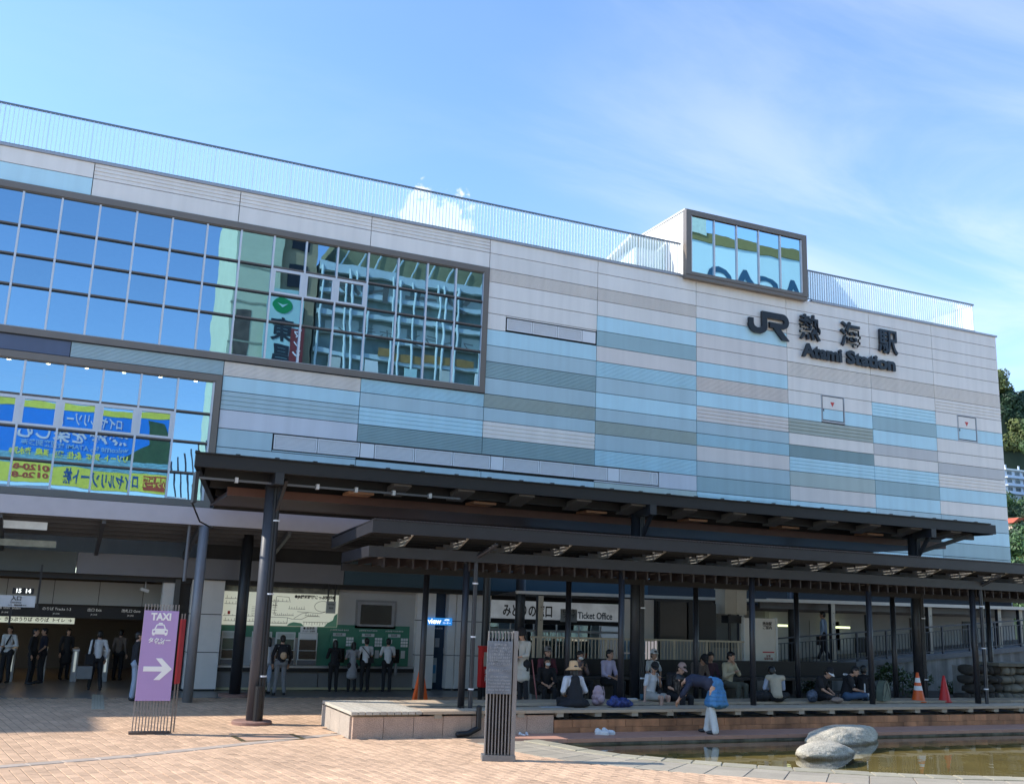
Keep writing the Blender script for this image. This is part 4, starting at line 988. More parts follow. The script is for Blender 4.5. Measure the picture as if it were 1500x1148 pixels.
for (x, y, z0_, z1_, r) in [(9.09,-10.3,.55,3.80,.078),(13.26,-10.3,.55,3.80,.078),(17.23,-10.3,.55,3.80,.078),(21.25,-10.3,.55,3.80,.078),(25.25,-10.3,.55,3.80,.085),(29.3,-10.3,.55,3.8,.085),
                          (8.86,-8.2,.0,3.53,.075),(12.87,-8.2,.0,3.53,.075),(16.9,-8.2,.0,3.53,.075),(20.45,-8.2,0,3.53,.075),(24.2,-8.2,0,3.53,.08),(28.3,-8.2,0,3.53,.08)]:
    p_ = MB().tube((x,y,z0_),(x,y,z1_),r,n=16).obj('post', pgm, pg_)
    for pz in p_.data.polygons: pz.use_smooth = len(pz.vertices) == 4
for x in (9.26, 25.43):
    dp = MB(); dp.capsule((x,-10.45,.1),(x,-10.45,3.9),.055,.055,10); dp.capsule((x,-10.45,3.9),(x+.3,-10.9,4.2),.055,.055,10)
    d_ = dp.obj('drain_pipe', pgm, pg_)
    for z in (.95, 2.1, 3.3): MB().tube((x,-10.45,z),(x,-10.45,z+.035),.068,n=12).obj('pipe_clamp', whitealu, pg_)
db = MB(); db.capsule((9.2,-11.12,.62),(9.2,-11.12,.22),.065,.065,12); db.capsule((9.2,-11.12,.2),(8.95,-11.14,.09),.065,.065,12); db.capsule((8.95,-11.14,.09),(8.72,-11.15,.08),.065,.065,12)
tag(db.obj('drain_elbow', black, None), 'black drain pipe elbow running down the granite bench front', 'pipe')
MB().box(9.0,9.1,-10.5,-10.4,0,.6).obj('post', black, pg_)

# ------------------------------------------------------------------ foot bath benches
dk = thing('foot_bath_deck', 'long timber topped stone bench platform of the foot bath', 'bench')
gran = mat('pink_granite', (.44,.31,.235), .7, 0, .18, 3, bump=.1, speck=(55,.30), jitter=.05)
redst = mat('red_brown_stone', (.42,.19,.09), .65, 0, .4, 2.2, bump=.3, bscale=25, jitter=.25, streak=.35)
plank = mat('grey_plank', (.50,.39,.28), .75, 0, .22, 3, stretch=(1,12,12), jitter=.14, bump=.2)
plank2 = mat('grey_plank_y', (.47,.43,.36), .75, 0, .22, 3, stretch=(12,1,12), jitter=.12, bump=.2)
for k in range(7):                                          # granite facing
    a = 6.40+k*.672; MB().box(a+.006, a+.666, -11.0, -10.9, .0, .445).obj('granite_slab', gran, dk)
for k in range(3):
    b = -10.89+k*.80; MB().box(6.36, 6.44, b+.006, min(b+.794,-8.5), .0, .445).obj('granite_slab', mat('pale_granite', (.42,.36,.30), .7, 0, .12, 3, speck=(55,.15), jitter=.04), dk)
MB().box(6.45, 11.1, -10.88, -8.55, 0, .44).obj('bench_core', darkconc, dk)
MB().box(11.12, 30, -10.86, -10.2, -.2, .33).obj('bench_core', darkconc, dk)
x = 11.12; k = 0
while x < 30:                                               # two courses of red-brown stone
    w_ = .47
    MB().box(x+.004, x+w_-.004, -10.99+rnd.uniform(-.004,.004), -10.87, .165, .33).obj('stone_block', redst, dk)
    MB().box(x+.004+(.2 if k else 0), x+w_-.004+.2, -10.985+rnd.uniform(-.004,.004), -10.87, -.02, .160).obj('stone_block', redst, dk)
    x += w_; k += 1
for k in range(10):                                         # left part: planks front to back
    a = 6.33+k*.158; MB().box(a+.010, a+.150, -11.06, -8.56, .492, .555).obj('plank', plank2, dk)
for k in range(3): MB().box(6.40, 7.9, -10.9+k*1.1, -10.8+k*1.1, .446, .49).obj('bearer', plank, dk)
def planks(x0, x1, y0, y1, n_, L_):
    for j in range(n_):
        w_ = (y1-y0)/n_; x = x0-(rnd.random()*L_*.5 if j else 0); x = max(x, x0-.001)
        first = True
        while x < x1-.05:
            l_ = L_ if not first else L_*rnd.uniform(.5,1); xe = min(x+l_, x1)
            MB().box(x+.004, xe-.004, y0+j*w_+.006, y0+(j+1)*w_-.006, .49, .555+rnd.uniform(-.002,.002)).obj('plank', plank, dk); x = xe; first = False
planks(7.92, 30, -11.06, -10.20, 4, 3.9); planks(8.5, 30, -9.45, -8.55, 4, 3.4); planks(7.92, 8.5, -9.9, -8.6, 6, 3.4)
x = 8.2
while x < 30:
    MB().box(x, x+.17, -11.03, -10.05, .40, .488).obj('bearer', mat('bearer', (.36,.31,.24), .7, jitter=.2), dk); MB().box(x+.03, x+.16, -9.42, -8.6, .40, .488).obj('bearer', mat('bearer', (.3,)*3), dk)
    MB().box(x+.3,x+.42,-10.8,-10.6,.33,.488).obj('stub', black, dk)
    x += .99
MB().box(8.0,30,-9.36,-8.6,0,.39).obj('rear_bench_core', black, dk); MB().box(11.1,30,-10.19,-9.4,.02,.16).obj('foot_bath_water', mat('bath_water', (.01,.012,.012), .05), dk)
ledgem = mat('ledge_stone', (.46,.25,.18), .6, 0, .12, 3, bump=.15, jitter=.06)
lg = thing('pond_ledge', 'reddish stone ledge along the pond below the benches', 'ledge'); del lg['category']; lg['kind'] = 'structure'
x = 9.75
while x < 30:
    a = MB(); x1_ = x+1.2
    a.prism([(x+.004,-11.01),(x1_-.004,-11.01),(x1_-.004,-12.0),(x+.004,-12.0 if x > 10 else -11.7)], 'z', -.03, .05); a.obj('ledge_slab', ledgem, lg); x = x1_
# ------------------------------------------------------------------ town behind the camera, seen mirrored in the windows
def facade_text(body, size, m, parent, X, Z, Y, **k): return text(body, size, m, parent, (X, Y, Z), face='+y', **k)
pc = mat('shop_pale', (.72,.80,.78), .6, 0, .06, 1)
bb = thing('billboard_building', 'low pale building across the street carrying a wide blue and yellow billboard', 'building')
MB().box(-16, 9.0, -62, -50, 0, 10.2).obj('wall', pc, bb)
for k in range(9):
    x = -14.6+k*2.55; f_ = MB().box(x,x+2.2,-50.0,-49.94,7.6,9.6).obj('window_frame', white, bb); MB().box(x+.18,x+2.02,-49.94,-49.92,7.75,9.3).obj('pane', mat('office_pane', (.10,.13,.24), .2), f_)
MB().box(-16,9.1,-50.3,-49.8,9.9,10.3).obj('cornice', white, bb)
blue = mat('ad_blue', (.02,.30,.95), .5, 0, .05); yel = mat('ad_yellow', (.90,.92,.12), .5); adw = mat('ad_white', (.8,.82,.85), .5); sea = mat('ad_sea', (.25,.55,.62), .5, 0, .6, 2.0, stretch=(1,1,5)); redt = mat('ad_red', (.55,.10,.05), .5)
BY = -49.6
bl = bb
MB().box(-9.2,7.55,BY-.3,BY,10.55,16.75).obj('billboard', blue, bl); MB().box(-9.2,7.55,BY,BY+.02,16.25,16.75).obj('yellow_edge', yel, bl); MB().box(-9.2,7.55,BY,BY+.03,10.55,11.95).obj('yellow_band', yel, bl)
MB().box(-9.2,7.55,BY,BY+.02,11.96,12.75).obj('sea_picture', sea, bl); MB().prism([(3.9,12.7),(7.5,12.7),(7.5,14.2),(6.9,15.9),(5.6,16.1),(5.9,14.2)], 'y', BY, BY+.015).obj('green_shape', mat('ad_green', (.05,.13,.06), .6, 0, .4, 3), bl)
MB().lathe([(0,0),(1.25,0)], (5.7,14.0,0), 24)
facade_text('ロイヤルリゾート', .95, adw, bl, 1.6, 15.55, BY+.03, bold=.02, width=4.6)
facade_text('熱海を楽しむ', 1.25, adw, bl, .3, 14.3, BY+.03, bold=.03, width=7.8)
facade_text('welcome to ATAMI 歓迎来到熱海', .55, mat('ad_cyan', (.35,.6,.8), .5), bl, .6, 13.45, BY+.03, bold=.01, width=7.6)
facade_text('リゾート  別荘  永住  観光  温泉  海水浴', .55, yel, bl, .4, 12.75, BY+.035, bold=.02, width=8.2)
facade_text('ロイヤルリゾート株', 1.15, mat('ad_navy', (.02,.12,.35), .5), bl, 2.9, 11.2, BY+.04, bold=.03, width=5.3)
facade_text('0120-8\n0120-8', .52, redt, bl, -2.2, 11.3, BY+.04, bold=.02, width=2.4)
MB().box(5.9,7.4,BY+.03,BY+.05,10.75,11.8).obj('red_box', redt, bl); facade_text('売買 賃貸\nリフォーム', .36, yel, bl, 6.65, 11.32, BY+.055, bold=.01)
for k in range(6): MB().bar((8.3+.5*k,-50.2,10.2),(8.8+.5*k-1,-50.2,13+.4*k),.12,.12).obj('roof_strut', greysteel, bb)
gt = thing('green_tower', 'tall pale green building across the street with a long vertical banner', 'building')
gm_ = mat('tower_green', (.55,.66,.47), .7, 0, .08, .6); om = mat('tower_olive', (.34,.31,.19), .7, 0, .2, .8)
MB().box(11.2,14.9,-62,-50,0,37).obj('wall', gm_, gt); MB().box(14.91,18.0,-61,-50.4,0,35.5).obj('wall', om, gt)
for k in range(10):
    MB().box(11.15,14.95,-50.05,-49.95,3+k*3.4,3.14+k*3.4).obj('ledge', mat('tower_line', (.3,.36,.27), .7), gt)
    MB().box(15.6,17.2,-50.39,-50.3,1.6+k*3.4,3.6+k*3.4).obj('window', scr, gt)
MB().box(11.6,12.9,-50.02,-49.96,20.5,26.2).obj('dark_bay', mat('bay_dark', (.10,.09,.07), .6, 0, .6, 1.5), gt)
bn = mat('banner_cyan', (.42,.68,.66), .6, 0, .06, 1)
MB().box(14.05,17.0,-49.8,-49.75,19.0,28.3).obj('banner', bn, gt)
MB().prism([(15.4+.85*math.cos(t*PI/10),26.9+.72*math.sin(t*PI/10)) for t in range(20)], 'y', -49.75, -49.72).obj('banner_logo', mat('logo_green', (.0,.28,.08), .5), gt)
MB().prism([(15.4,26.7),(14.95,27.15),(15.4,27.0),(15.85,27.15)], 'y', -49.72, -49.70).obj('banner_mark', bn, gt)
for k, ch in enumerate('東昌'): facade_text(ch, 1.9, mat('banner_ink', (.01,.02,.03), .6), gt, 15.5, 24.7-k*2.1, -49.72, bold=.06)
MB().box(16.2,17.25,-49.70,-49.66,19.0,25.2).obj('red_banner', mat('banner_red', (.20,.03,.03), .6), gt)
for k, ch in enumerate('マンション・別'): facade_text(ch, .72, adw, gt, 16.72, 24.7-k*.85, -49.64, bold=.02)
lb_ = thing('lattice_building', 'glass office building across the street wrapped in a white pipe lattice', 'building')
lg_ = mat('lattice_glass', (.20,.27,.24), .3, 0, .5, .5); lw_ = mat('lattice_white', (.50,.66,.68), .4, 0, .05); lpn = mat('lattice_panel', (.50,.56,.50), .5, 0, .15, .4)
MB().box(18.3,50,-64,-51,0,31.5).obj('wall', lg_, lb_)
for k in range(13):
    z = 30.9-k*1.85 if k else 30.9
    MB().box(18.3,50,-50.9,-50.3,z,z+(.75 if k == 0 else .38)).obj('floor_band', lw_, lb_)
    if k in (1, 3): 
        for q in range(7): MB().box(19.2+q*4.2,22.4+q*4.2,-50.95,-50.9,z+.4,z+1.5).obj('wall_panel', lpn, lb_)
for q in range(14):
    x = 18.5+q*2.1+(.3 if q % 2 else 0)
    for s in (0, .55) if q % 2 else (0,): MB().tube((x+s,-50.2,2),(x+s,-50.2,31.2),.11,n=8).obj('pipe', lw_, lb_)
facade_text('リゾート株', 2.0, mat('lattice_ink', (.10,.12,.11), .6), lb_, 27.5, 29.5, -50.25, bold=.05, width=17)
facade_text('レストラン  ホテル', 1.2, mat('lattice_ink', (.1,)*3), lb_, 27.5, 25.7, -50.15, width=14)
MB().box(24,33,-50.28,-50.2,23.8,24.5).obj('orange_sign', mat('orange_sign', (.30,.20,.06), .5, 0, .3, 1), lb_)
for q in range(5): MB().box(19.5+q*3.4,20.6+q*3.4,-50.2,-50.1,22.2,23.3).obj('shop_sign', (lpn, pc, mat('banner_cyan', (1,)*3), lpn, pc)[q], lb_)
MB().box(20,48,-58,-52,31.5,34.5).obj('penthouse', mat('olive_roof', (.23,.25,.14), .7, 0, .2, .7), lb_)
for q in range(9): MB().bar((20+q*1.7,-51.2,31.6),(21.5+q*1.7,-51.5,34.6+.5*(q % 3)),.12,.12).obj('roof_pipe', lw_, lb_)
ht = thing('billboard_hotel', 'tall building across the street with a pale rooftop billboard under an olive band', 'building')
MB().box(53,78,-66,-51,0,36.0).obj('wall', mat('hotel_wall', (.35,.35,.30), .7, 0, .1), ht)
MB().box(53,76,-50.8,-50.4,34.5,40.75).obj('billboard', mat('pale_billboard', (.47,.68,.74), .5, 0, .04, .3), ht)
MB().prism([(53,42.0),(58,41.9),(64,41.75),(70,41.9),(76,41.7),(76,40.76),(53,40.76)], 'y', -50.9, -50.3).obj('olive_band', mat('olive_band', (.17,.17,.06), .6, 0, .1), ht)
facade_text('ACAO', 3.8, mat('teal_ink', (.015,.07,.14), .5), ht, 64.5, 36.9, -50.35, bold=.10, width=13)
MB().box(55.2,58.2,-50.7,-50.2,41.5,44).obj('roof_plant', mat('roof_plant', (.45,.6,.55), .6), ht)

# ------------------------------------------------------------------ foliage
leafA = mat('leaf_mid', (.050,.105,.028), .6, 0, .3, .5, island=.45, jitter=.1); leafB = mat('leaf_yellow', (.10,.125,.032), .6, 0, .3, .6, island=.45); leafC = mat('leaf_dark', (.022,.055,.022), .6, 0, .3, .5, island=.4)
bark = mat('bark', (.10,.07,.05), .9, 0, .3, 8)
def crown_mesh(name, m, R, H, n, leaf, seed, clumps=9):
    r = random.Random(seed); mb = MB(); cl = []
    for k in range(clumps):
        t = r.uniform(0, 2*PI); q = r.uniform(.25,.75); cl.append((Vector((q*R*math.cos(t), q*R*math.sin(t), r.uniform(-.6,.75)*H)), r.uniform(.35,.62)))
    for k in range(n):
        c, s = cl[r.randrange(clumps)]
        d = Vector((r.gauss(0,1), r.gauss(0,1), r.gauss(0,1))).normalized()
        p = c+Vector((d.x*R*s, d.y*R*s, d.z*H*s))*r.uniform(.78,1.05)
        a = Vector((r.gauss(0,1), r.gauss(0,1), r.gauss(0,1))).normalized(); b = a.cross(d+Vector((.01,0,0))).normalized(); a = (a*.6+b.cross(d)).normalized()
        l_ = leaf*r.uniform(.6,1.3); w_ = l_*.55
        mb.quad(tuple(p-a*l_), tuple(p-b*w_), tuple(p+a*l_+d*l_*.3), tuple(p+b*w_))
    me = mb.mesh(name, m); return me
TR = []
for i, (m_, R, H, n, lf_) in enumerate(((leafA,4.4,4.2,3000,.42),(leafB,4.6,3.6,3000,.42),(leafC,3.8,5.2,3000,.42))):
    TR.append((crown_mesh('crown', m_, R, H, n, lf_, 40+i, 13), MB().tube((0,0,-6),(0,0,2),.45,.2,8).mesh('trunk', bark), R, H))
# wooded hill beyond the right end of the station
hill = MB(); NX, NY = 30, 44
def hz(x, y):
    u = max(0, min(1, (y-60)/150)); v = max(0, min(1, (x-95)/160))
    a = max(0, min(1, (y-60)/120)); b = max(0, min(1, (y-186)/20)); sm = lambda t: t*t*(3-2*t)
    return -3+ sm(a)*(6+35*v*(2-v)) + 42*sm(b)*v + 1.5*noise.noise(Vector((x*.02, y*.02, 0)))
for j in range(NY):
    for i in range(NX): x = 95+i*16; y = 60+j*7; hill.v.append((x, y, hz(x, y)))
for j in range(NY-1):
    for i in range(NX-1): a = j*NX+i; hill.f.append((a,a+1,a+NX+1,a+NX))
struct('hill', hill, mat('hill_ground', (.02,.035,.012), .9, 0, .4, .1), True)
tree_lab = ('mid green broadleaf tree on the wooded hill right of the station', 'yellow green blossoming tree on the wooded hill right of the station', 'dark evergreen tree on the wooded hill right of the station')
def tree(i, loc, s, rz_):
    cm, tm_, R, H = TR[i]
    t = thing('tree', tree_lab[i], 'tree', loc, rz_, group=('green trees on the hill','yellow green trees on the hill','dark trees on the hill')[i]); t.scale = (s, s, s)
    add('crown', cm, t); add('trunk', tm_, t); return t
rt_ = random.Random(5)
spots = []
# the strip seen beside the station, from the crest down
for (px, py, k, s, Yd) in ((1470,590,2,1.15,205),(1484,600,2,1.2,200),(1502,590,1,1.1,205),(1496,612,2,1.1,202),(1474,618,2,1.1,201),(1488,634,1,1.25,199),(1506,632,1,1.2,199),(1474,647,1,1.0,197),(1499,647,1,1.1,197),(1512,600,2,1.2,200),(1522,640,0,1.2,180),
        (1474,742,0,.75,150),(1500,752,0,.85,150),(1484,762,2,.7,148),(1490,800,2,1.0,125),(1510,800,0,1.1,120),(1484,800,2,.9,110),(1490,820,0,.8,92),(1502,830,1,.75,90),(1485,850,0,.7,80),(1498,862,2,.7,76),(1510,812,0,1,95),(1492,885,0,.55,64),(1508,880,1,.6,64),(1530,770,2,1.1,120)):
    p = ony(px, py, Yd); tree(k, tuple(p), s, rt_.uniform(0,6))
for k in range(46):
    x = rt_.uniform(200,330); y = rt_.uniform(100,230)
    q_ = Vector((x,y,30))-CAM; sx_ = 750+q_.dot(RT)/q_.dot(FW)*FPX
    if 1440 < sx_ < 1560 and y < 200: continue
    tree(rt_.choice((0,0,1,2,2)), (x, y, hz(x,y)+3.5), rt_.uniform(.9,1.3), rt_.uniform(0,6))
hm = mat('hotel_white', (.58,.64,.74), .6, 0, .04)
p0 = ony(1472, 688, 175); p1 = ony(1476, 722, 175)
hb = thing('hillside_hotel', 'long white building with rows of windows on the hill at the right edge', 'building')
HX, HZ0, HZ1 = p0.x-.3, p1.z-.2, p0.z
MB().box(HX, HX+44, 175, 186, HZ0-8, HZ1).obj('wall', hm, hb); MB().box(HX-.3, HX+44.3, 174.2, 186, HZ1, HZ1+.4).obj('roof', white, hb)
for k in range(8): MB().box(HX+k*5.5,HX+k*5.5+.5,174.6,174.9,HZ1+.4,HZ1+1.5).obj('roof_rail', hm, hb)
fl = (HZ1-HZ0)/3
for r in range(3):
    MB().box(HX,HX+44,173.9,175,HZ0+r*fl,HZ0+r*fl+.35).obj('balcony_slab', hm, hb)
    for k in range(13):
        x = HX+.8+k*3.3; f_ = MB().box(x,x+2.2,174.9,174.99,HZ0+r*fl+.9,HZ0+r*fl+2.2).obj('window', white, hb)
        for q in (0,1): MB().box(x+.1+q*1.05,x+1.05+q*1.05,174.85,174.9,HZ0+r*fl+1.0,HZ0+r*fl+2.1).obj('pane', mat('far_pane', (.04,.06,.09), .2), f_)
p0 = ony(1482, 764, 122)
hh_ = thing('red_roof_house', 'small house with an orange tiled roof among the hillside trees', 'house', tuple(p0))
MB().box(.3,7,0,6,-6,-.2).obj('wall', mat('house_cream', (.55,.42,.33), .8), hh_)
MB().prism([(-.4,-.25),(7.6,-.25),(5.4,1.0),(1.6,1.0)], 'y', -.6, 6.6).obj('roof', mat('roof_tile', (.48,.10,.05), .7, 0, .15, 3), hh_)
MB().box(1.4,2.6,-.06,-.0,-2.4,-1.0).obj('window', ink, hh_)
# a dark restaurant sign board right of the station
db_ = thing('dark_shop_board', 'dark board with small pale lettering at the right picture edge', 'sign')
p0 = ony(1490, 872, -1.0)
MB().box(p0.x, p0.x+3, -1.0, -.9, 3.75, 4.35).obj('board', black, db_); text('Terrace  ATAMI', .22, lcd if False else mat('pale_ink', (.4,.45,.3), .5), db_, (p0.x+1.2,-1.02,4.02))
# shrubs behind the foot bath
def shrub(px, py, Y, w, h, label, m_, seed, n=420):
    p = ony(px, py, Y); t = thing('shrub', label, 'shrub', tuple(p))
    add('foliage', crown_mesh('foliage', m_, w, h, n, .055, seed, 7), t); MB().tube((0,0,-h*.9),(0,0,.1),.03,.015,6).obj('stem', bark, t)
leafD = mat('leaf_bush', (.035,.075,.02), .55, 0, .3, 4, island=.5)
shrub(1322, 1000, -5.6, .55, .50, 'leafy shrub just right of the green round bag', leafD, 3)
shrub(1345, 1003, -5.2, .5, .45, 'leafy shrub behind the thick black column', leafD, 4)
shrub(1392, 1012, -5.0, .5, .38, 'low shrub growing between the two traffic cones', leafD, 5)
shrub(1434, 1008, -4.9, .35, .3, 'small shrub behind the red traffic cone', leafD, 6)
shrub(1298, 985, -5.2, .45, .35, 'shrub behind the man with the white towel', leafD, 7)
shrub(1190, 1000, -5.0, .6, .45, 'dark shrub behind the crouching man in the white cap', leafD, 8)
shrub(1150, 1002, -5.0, .5, .4, 'dark shrub behind the man in the beige vest', leafD, 9)
pl_ = thing('planter_soil', 'dark planted bed behind the foot bath benches', 'planter'); MB().box(21.5,31,-6.2,-3.7,0,.35).obj('soil', mat('soil', (.04,.03,.02), .95, 0, .3, 4), pl_)

# ------------------------------------------------------------------ rubble stone wall at the right
rwl = thing('rubble_wall', 'rough stone block wall at the right edge beside the last pergola column', 'wall')
rock1 = mat('rubble', (.20,.185,.15), .9, 0, .35, 3, bump=.6, bscale=10, jitter=.25); rock_shade = mat('rubble_shaded', (.05,.045,.04), .9, 0, .3, 3, bump=.5, bscale=10, jitter=.2)  # darker copy paints shade into the stones at the left end
def boulder(w, d, h, seed, m_, name, parent, loc, sub=3, amp=.22):
    bm = bmesh.new(); bmesh.ops.create_icosphere(bm, subdivisions=sub, radius=1)
    for v in bm.verts:
        n_ = noise.noise(v.co*1.3+Vector((seed*7.1,seed*3.3,0)))*amp+noise.noise(v.co*3.1+Vector((seed,0,seed)))*amp*.3
        c = v.co*(1+n_); s = 1.0
        c = Vector([math.copysign(abs(k)**.8, k) for k in c]) if amp > .2 else c
        if sub >= 5: c = c*(1+.022*noise.noise(v.co*9+Vector((seed,0,0)))+.012*noise.noise(v.co*22)-.05*max(0, .10-abs(noise.noise(v.co*1.7+Vector((0,seed*2,5)))))*4)
        v.co = Vector((c.x*w, c.y*d, c.z*h))
    me = bpy.data.meshes.new(name); bm.to_mesh(me); bm.free(); me.materials.append(m_)
    for p in me.polygons: p.use_smooth = True
    return add(name, me, parent, loc)
for r in range(5):
    x = 26.6+rnd.uniform(0,.3)
    while x < 31.5:
        w_ = rnd.uniform(.20,.46); h_ = rnd.uniform(.14,.21)
        boulder(w_*.50, rnd.uniform(.22,.36), h_*.78, rnd.random()*50, rock_shade if x < 28.1 else rock1, 'stone', rwl, (x+w_/2, -8.4+rnd.uniform(-.05,.05), .30+r*.27+rnd.uniform(-.02,.02)), 2); x += w_
MB().box(26.9,31.6,-8.35,-7.9,0,1.5).obj('wall_core', darkconc, rwl); MB().box(28.0,31.6,-8.75,-7.8,1.52,1.62).obj('cap_slab', rock1, rwl)

# ------------------------------------------------------------------ pond boulders
bst = mat('granite_boulder', (.42,.38,.30), .85, 0, .38, 2.2, bump=1.0, bscale=14, speck=(38,.30))
_t = bst.node_tree; _b = _t.nodes['Principled BSDF']; _lk = _b.inputs['Base Color'].links[0]; _src = _lk.from_socket   # dark wet and algae line just above the water
_g = _t.nodes.new('ShaderNodeNewGeometry'); _sp = _t.nodes.new('ShaderNodeSeparateXYZ'); _t.links.new(_g.outputs['Position'], _sp.inputs[0])
_nz = _t.nodes.new('ShaderNodeTexNoise'); _nz.inputs['Scale'].default_value = 5; _t.links.new(_g.outputs['Position'], _nz.inputs['Vector'])
_ad = _t.nodes.new('ShaderNodeMath'); _ad.operation = 'MULTIPLY_ADD'; _ad.inputs[1].default_value = -.09; _t.links.new(_nz.outputs[0], _ad.inputs[0]); _t.links.new(_sp.outputs[2], _ad.inputs[2])
_mr = _t.nodes.new('ShaderNodeMapRange'); _mr.inputs[1].default_value = -.085; _mr.inputs[2].default_value = -.045; _mr.inputs[3].default_value = .38; _mr.inputs[4].default_value = 1; _t.links.new(_ad.outputs[0], _mr.inputs[0])
_sc = _t.nodes.new('ShaderNodeVectorMath'); _sc.operation = 'SCALE'; _t.links.new(_src, _sc.inputs[0]); _t.links.new(_mr.outputs[0], _sc.inputs['Scale']); _t.links.new(_sc.outputs[0], _b.inputs['Base Color'])
p = onz(1237, 1093, -.1)
o = boulder(1.5, .60, .37, 4, bst, 'boulder', None, (p.x+.62, p.y+.70, -.05), 5, .13); o.rotation_euler = (0,0,.38); tag(o, 'large grey boulder lying in the pond, the farther of the two', 'boulder')
p = onz(1221, 1114, -.1)
o = boulder(1.0, .46, .30, 9, bst, 'boulder', None, (p.x+.34, p.y+.62, -.08), 5, .12); o.rotation_euler = (0,.04,.35); tag(o, 'smaller sunlit pale boulder in the pond, nearer the camera', 'boulder')

# ------------------------------------------------------------------ taxi sign and the stone-faced pylon
tx = thing('taxi_sign', 'tall purple taxi direction sign on a comb of steel bars', 'sign', (2.50,-9.62,.012), math.radians(-2))
purple = mat('taxi_purple', (.40,.27,.52), .45, 0, .02); barst = mat('sign_bar', (.22,.205,.20), .4, .4, .1)
for k in range(12):
    MB().box(-.335+k*.061-.010,-.335+k*.061+.010,-.03,.03,.04,2.60).obj('bar', barst, tx)
MB().box(-.40,.40,-.11,.11,0,.045).obj('base_plate', mat('rust_plate', (.10,.075,.065), .6, .3, .2), tx); MB().box(-.345,.345,-.062,-.032,.655,2.47).obj('purple_panel', purple, tx)
text('TAXI', .20, white, tx, (0,-.068,2.34), bold=.009, width=.40)
text('タクシー', .11, white, tx, (.01,-.068,1.86), bold=.004, width=.44); text('Taxi', .085, white, tx, (.01,-.068,1.82), bold=.002, width=.19)
car = [(-.155,1.985),(-.155,2.085),(-.115,2.10),(-.08,2.185),(-.06,2.195),(.06,2.195),(.08,2.185),(.115,2.10),(.155,2.085),(.155,1.985),(.14,1.985),(.14,1.965),(.10,1.965),(.10,1.99),(-.10,1.99),(-.10,1.965),(-.14,1.965),(-.14,1.985)]
ic = MB().prism(car, 'y', -.070, -.0625).obj('taxi_icon', white, tx)
MB().prism([(-.085,2.105),(.085,2.105),(.06,2.17),(-.06,2.17)], 'y', -.072, -.0702).obj('icon_windscreen', purple, tx)
MB().prism([(-.045,2.197),(.045,2.197),(.035,2.225),(-.035,2.225)], 'y', -.070, -.0625).obj('icon_lamp', white, tx)
for s in (-1, 1): MB().tube((s*.115,-.0705,2.045),(s*.115,-.0725,2.045),.022,n=14).obj('icon_headlight', purple, tx)
ar = [(-.27,1.255),(.10,1.255),(-.05,1.085),(.07,1.085),(.295,1.305),(.075,1.52),(-.045,1.52),(.10,1.355),(-.27,1.355)]
MB().prism([(x+.02,z-.015) for x, z in ar], 'y', -.070, -.0625).obj('arrow', white, tx)
rs_ = thing('red_sign', 'dark red sign board seen edge on just behind the taxi sign', 'sign', (2.97,-9.45,.012), math.radians(62))
MB().box(-.11,.11,-.02,.02,.98,2.30).obj('red_panel', mat('dark_red', (.33,.03,.04), .45), rs_)
for s in (-.08,.08): MB().box(s-.012,s+.012,-.012,.012,0,2.42).obj('bar', barst, rs_)

py_ = thing('stone_faced_pylon', 'slatted steel pylon with an engraved grey plaque near the pond', 'pylon', (8.30,-14.30,.012), math.radians(-17))
stl = mat('pylon_steel', (.22,.22,.225), .42, .45, .12, 3)
for k in range(8): MB().box(-.270+k*.062-.011,-.270+k*.062+.011,-.12,.02,.11,2.34).obj('bar', stl, py_)
MB().box(.205,.285,-.13,.12,.10,2.35).obj('edge_post', stl, py_); MB().box(-.32,.30,-.16,.14,0,.105).obj('base_plate', mat('pylon_base', (.20,.21,.22), .4, .4, .1), py_)
MB().box(-.26,.20,.05,.08,.11,2.2).obj('back_plate', black, py_)
plq = MB().box(-.30,.175,-.185,-.125,1.20,2.16).obj('plaque', mat('plaque_grey', (.155,.18,.21), .55, .2, .25, 6, bump=.6, bscale=45), py_)
pin = mat('plaque_text', (.30,.33,.36), .5)
rr = random.Random(3)
lines = ['家康の湯','徳川家康公は慶長九年','三月熱海に湯治に来られ','七日間の湯治をされた','温泉を汲み京都伏見で','病気療養中の吉川広家','の見舞いとして送られた','','足湯をお楽しみ下さい','','ATAMI ONSEN','Foot bath of Ieyasu','This foot bath was built','to mark the 400 years','since his first visit']
for k, t_ in enumerate(lines):
    if t_: text(t_, .052, pin, py_, (-.06,-.187,2.09-k*.058), bold=.001, width=min(.42, .04*max(len(t_),6)+(.0 if ord(t_[0]) > 255 else -.10)) if len(t_) > 3 else None)

# ------------------------------------------------------------------ cones, red box, small things
def cone(loc, h, m_, label, bands=False, base=True):
    t = thing('traffic_cone', label, 'traffic cone', loc)
    MB().lathe([(0,0),(.19*h/.7,0),(.19*h/.7,.03),(.15*h/.7,.035)], (0,0,0), 4 if False else 24).obj('cone_base', m_, t)
    pr = lambda z: (.135*(1-z/h)+.028)*h/.7
    zs = [.035, h*.40, h*.55, h*.66, h*.82, h*.86, h]
    for a, b, mm in ((zs[0],zs[1],m_),(zs[1],zs[2],white if bands else m_),(zs[2],zs[3],m_),(zs[3],zs[4],white if bands else m_),(zs[4],zs[6],m_)):
        o = MB().lathe([(pr(a),a),(pr(b),b)]+([(0,b)] if b == h else []), (0,0,0), 24).obj('cone_band' if mm is white else 'cone_body', mm, t)
        for p in o.data.polygons: p.use_smooth = True
org = mat('cone_orange', (.80,.13,.025), .45); crd = mat('cone_red', (.62,.03,.03), .5)
p = onz(1369, 1028, .55); cone((p.x, p.y+.6, .50), .84, org, 'orange traffic cone with two white bands behind the deck', True)
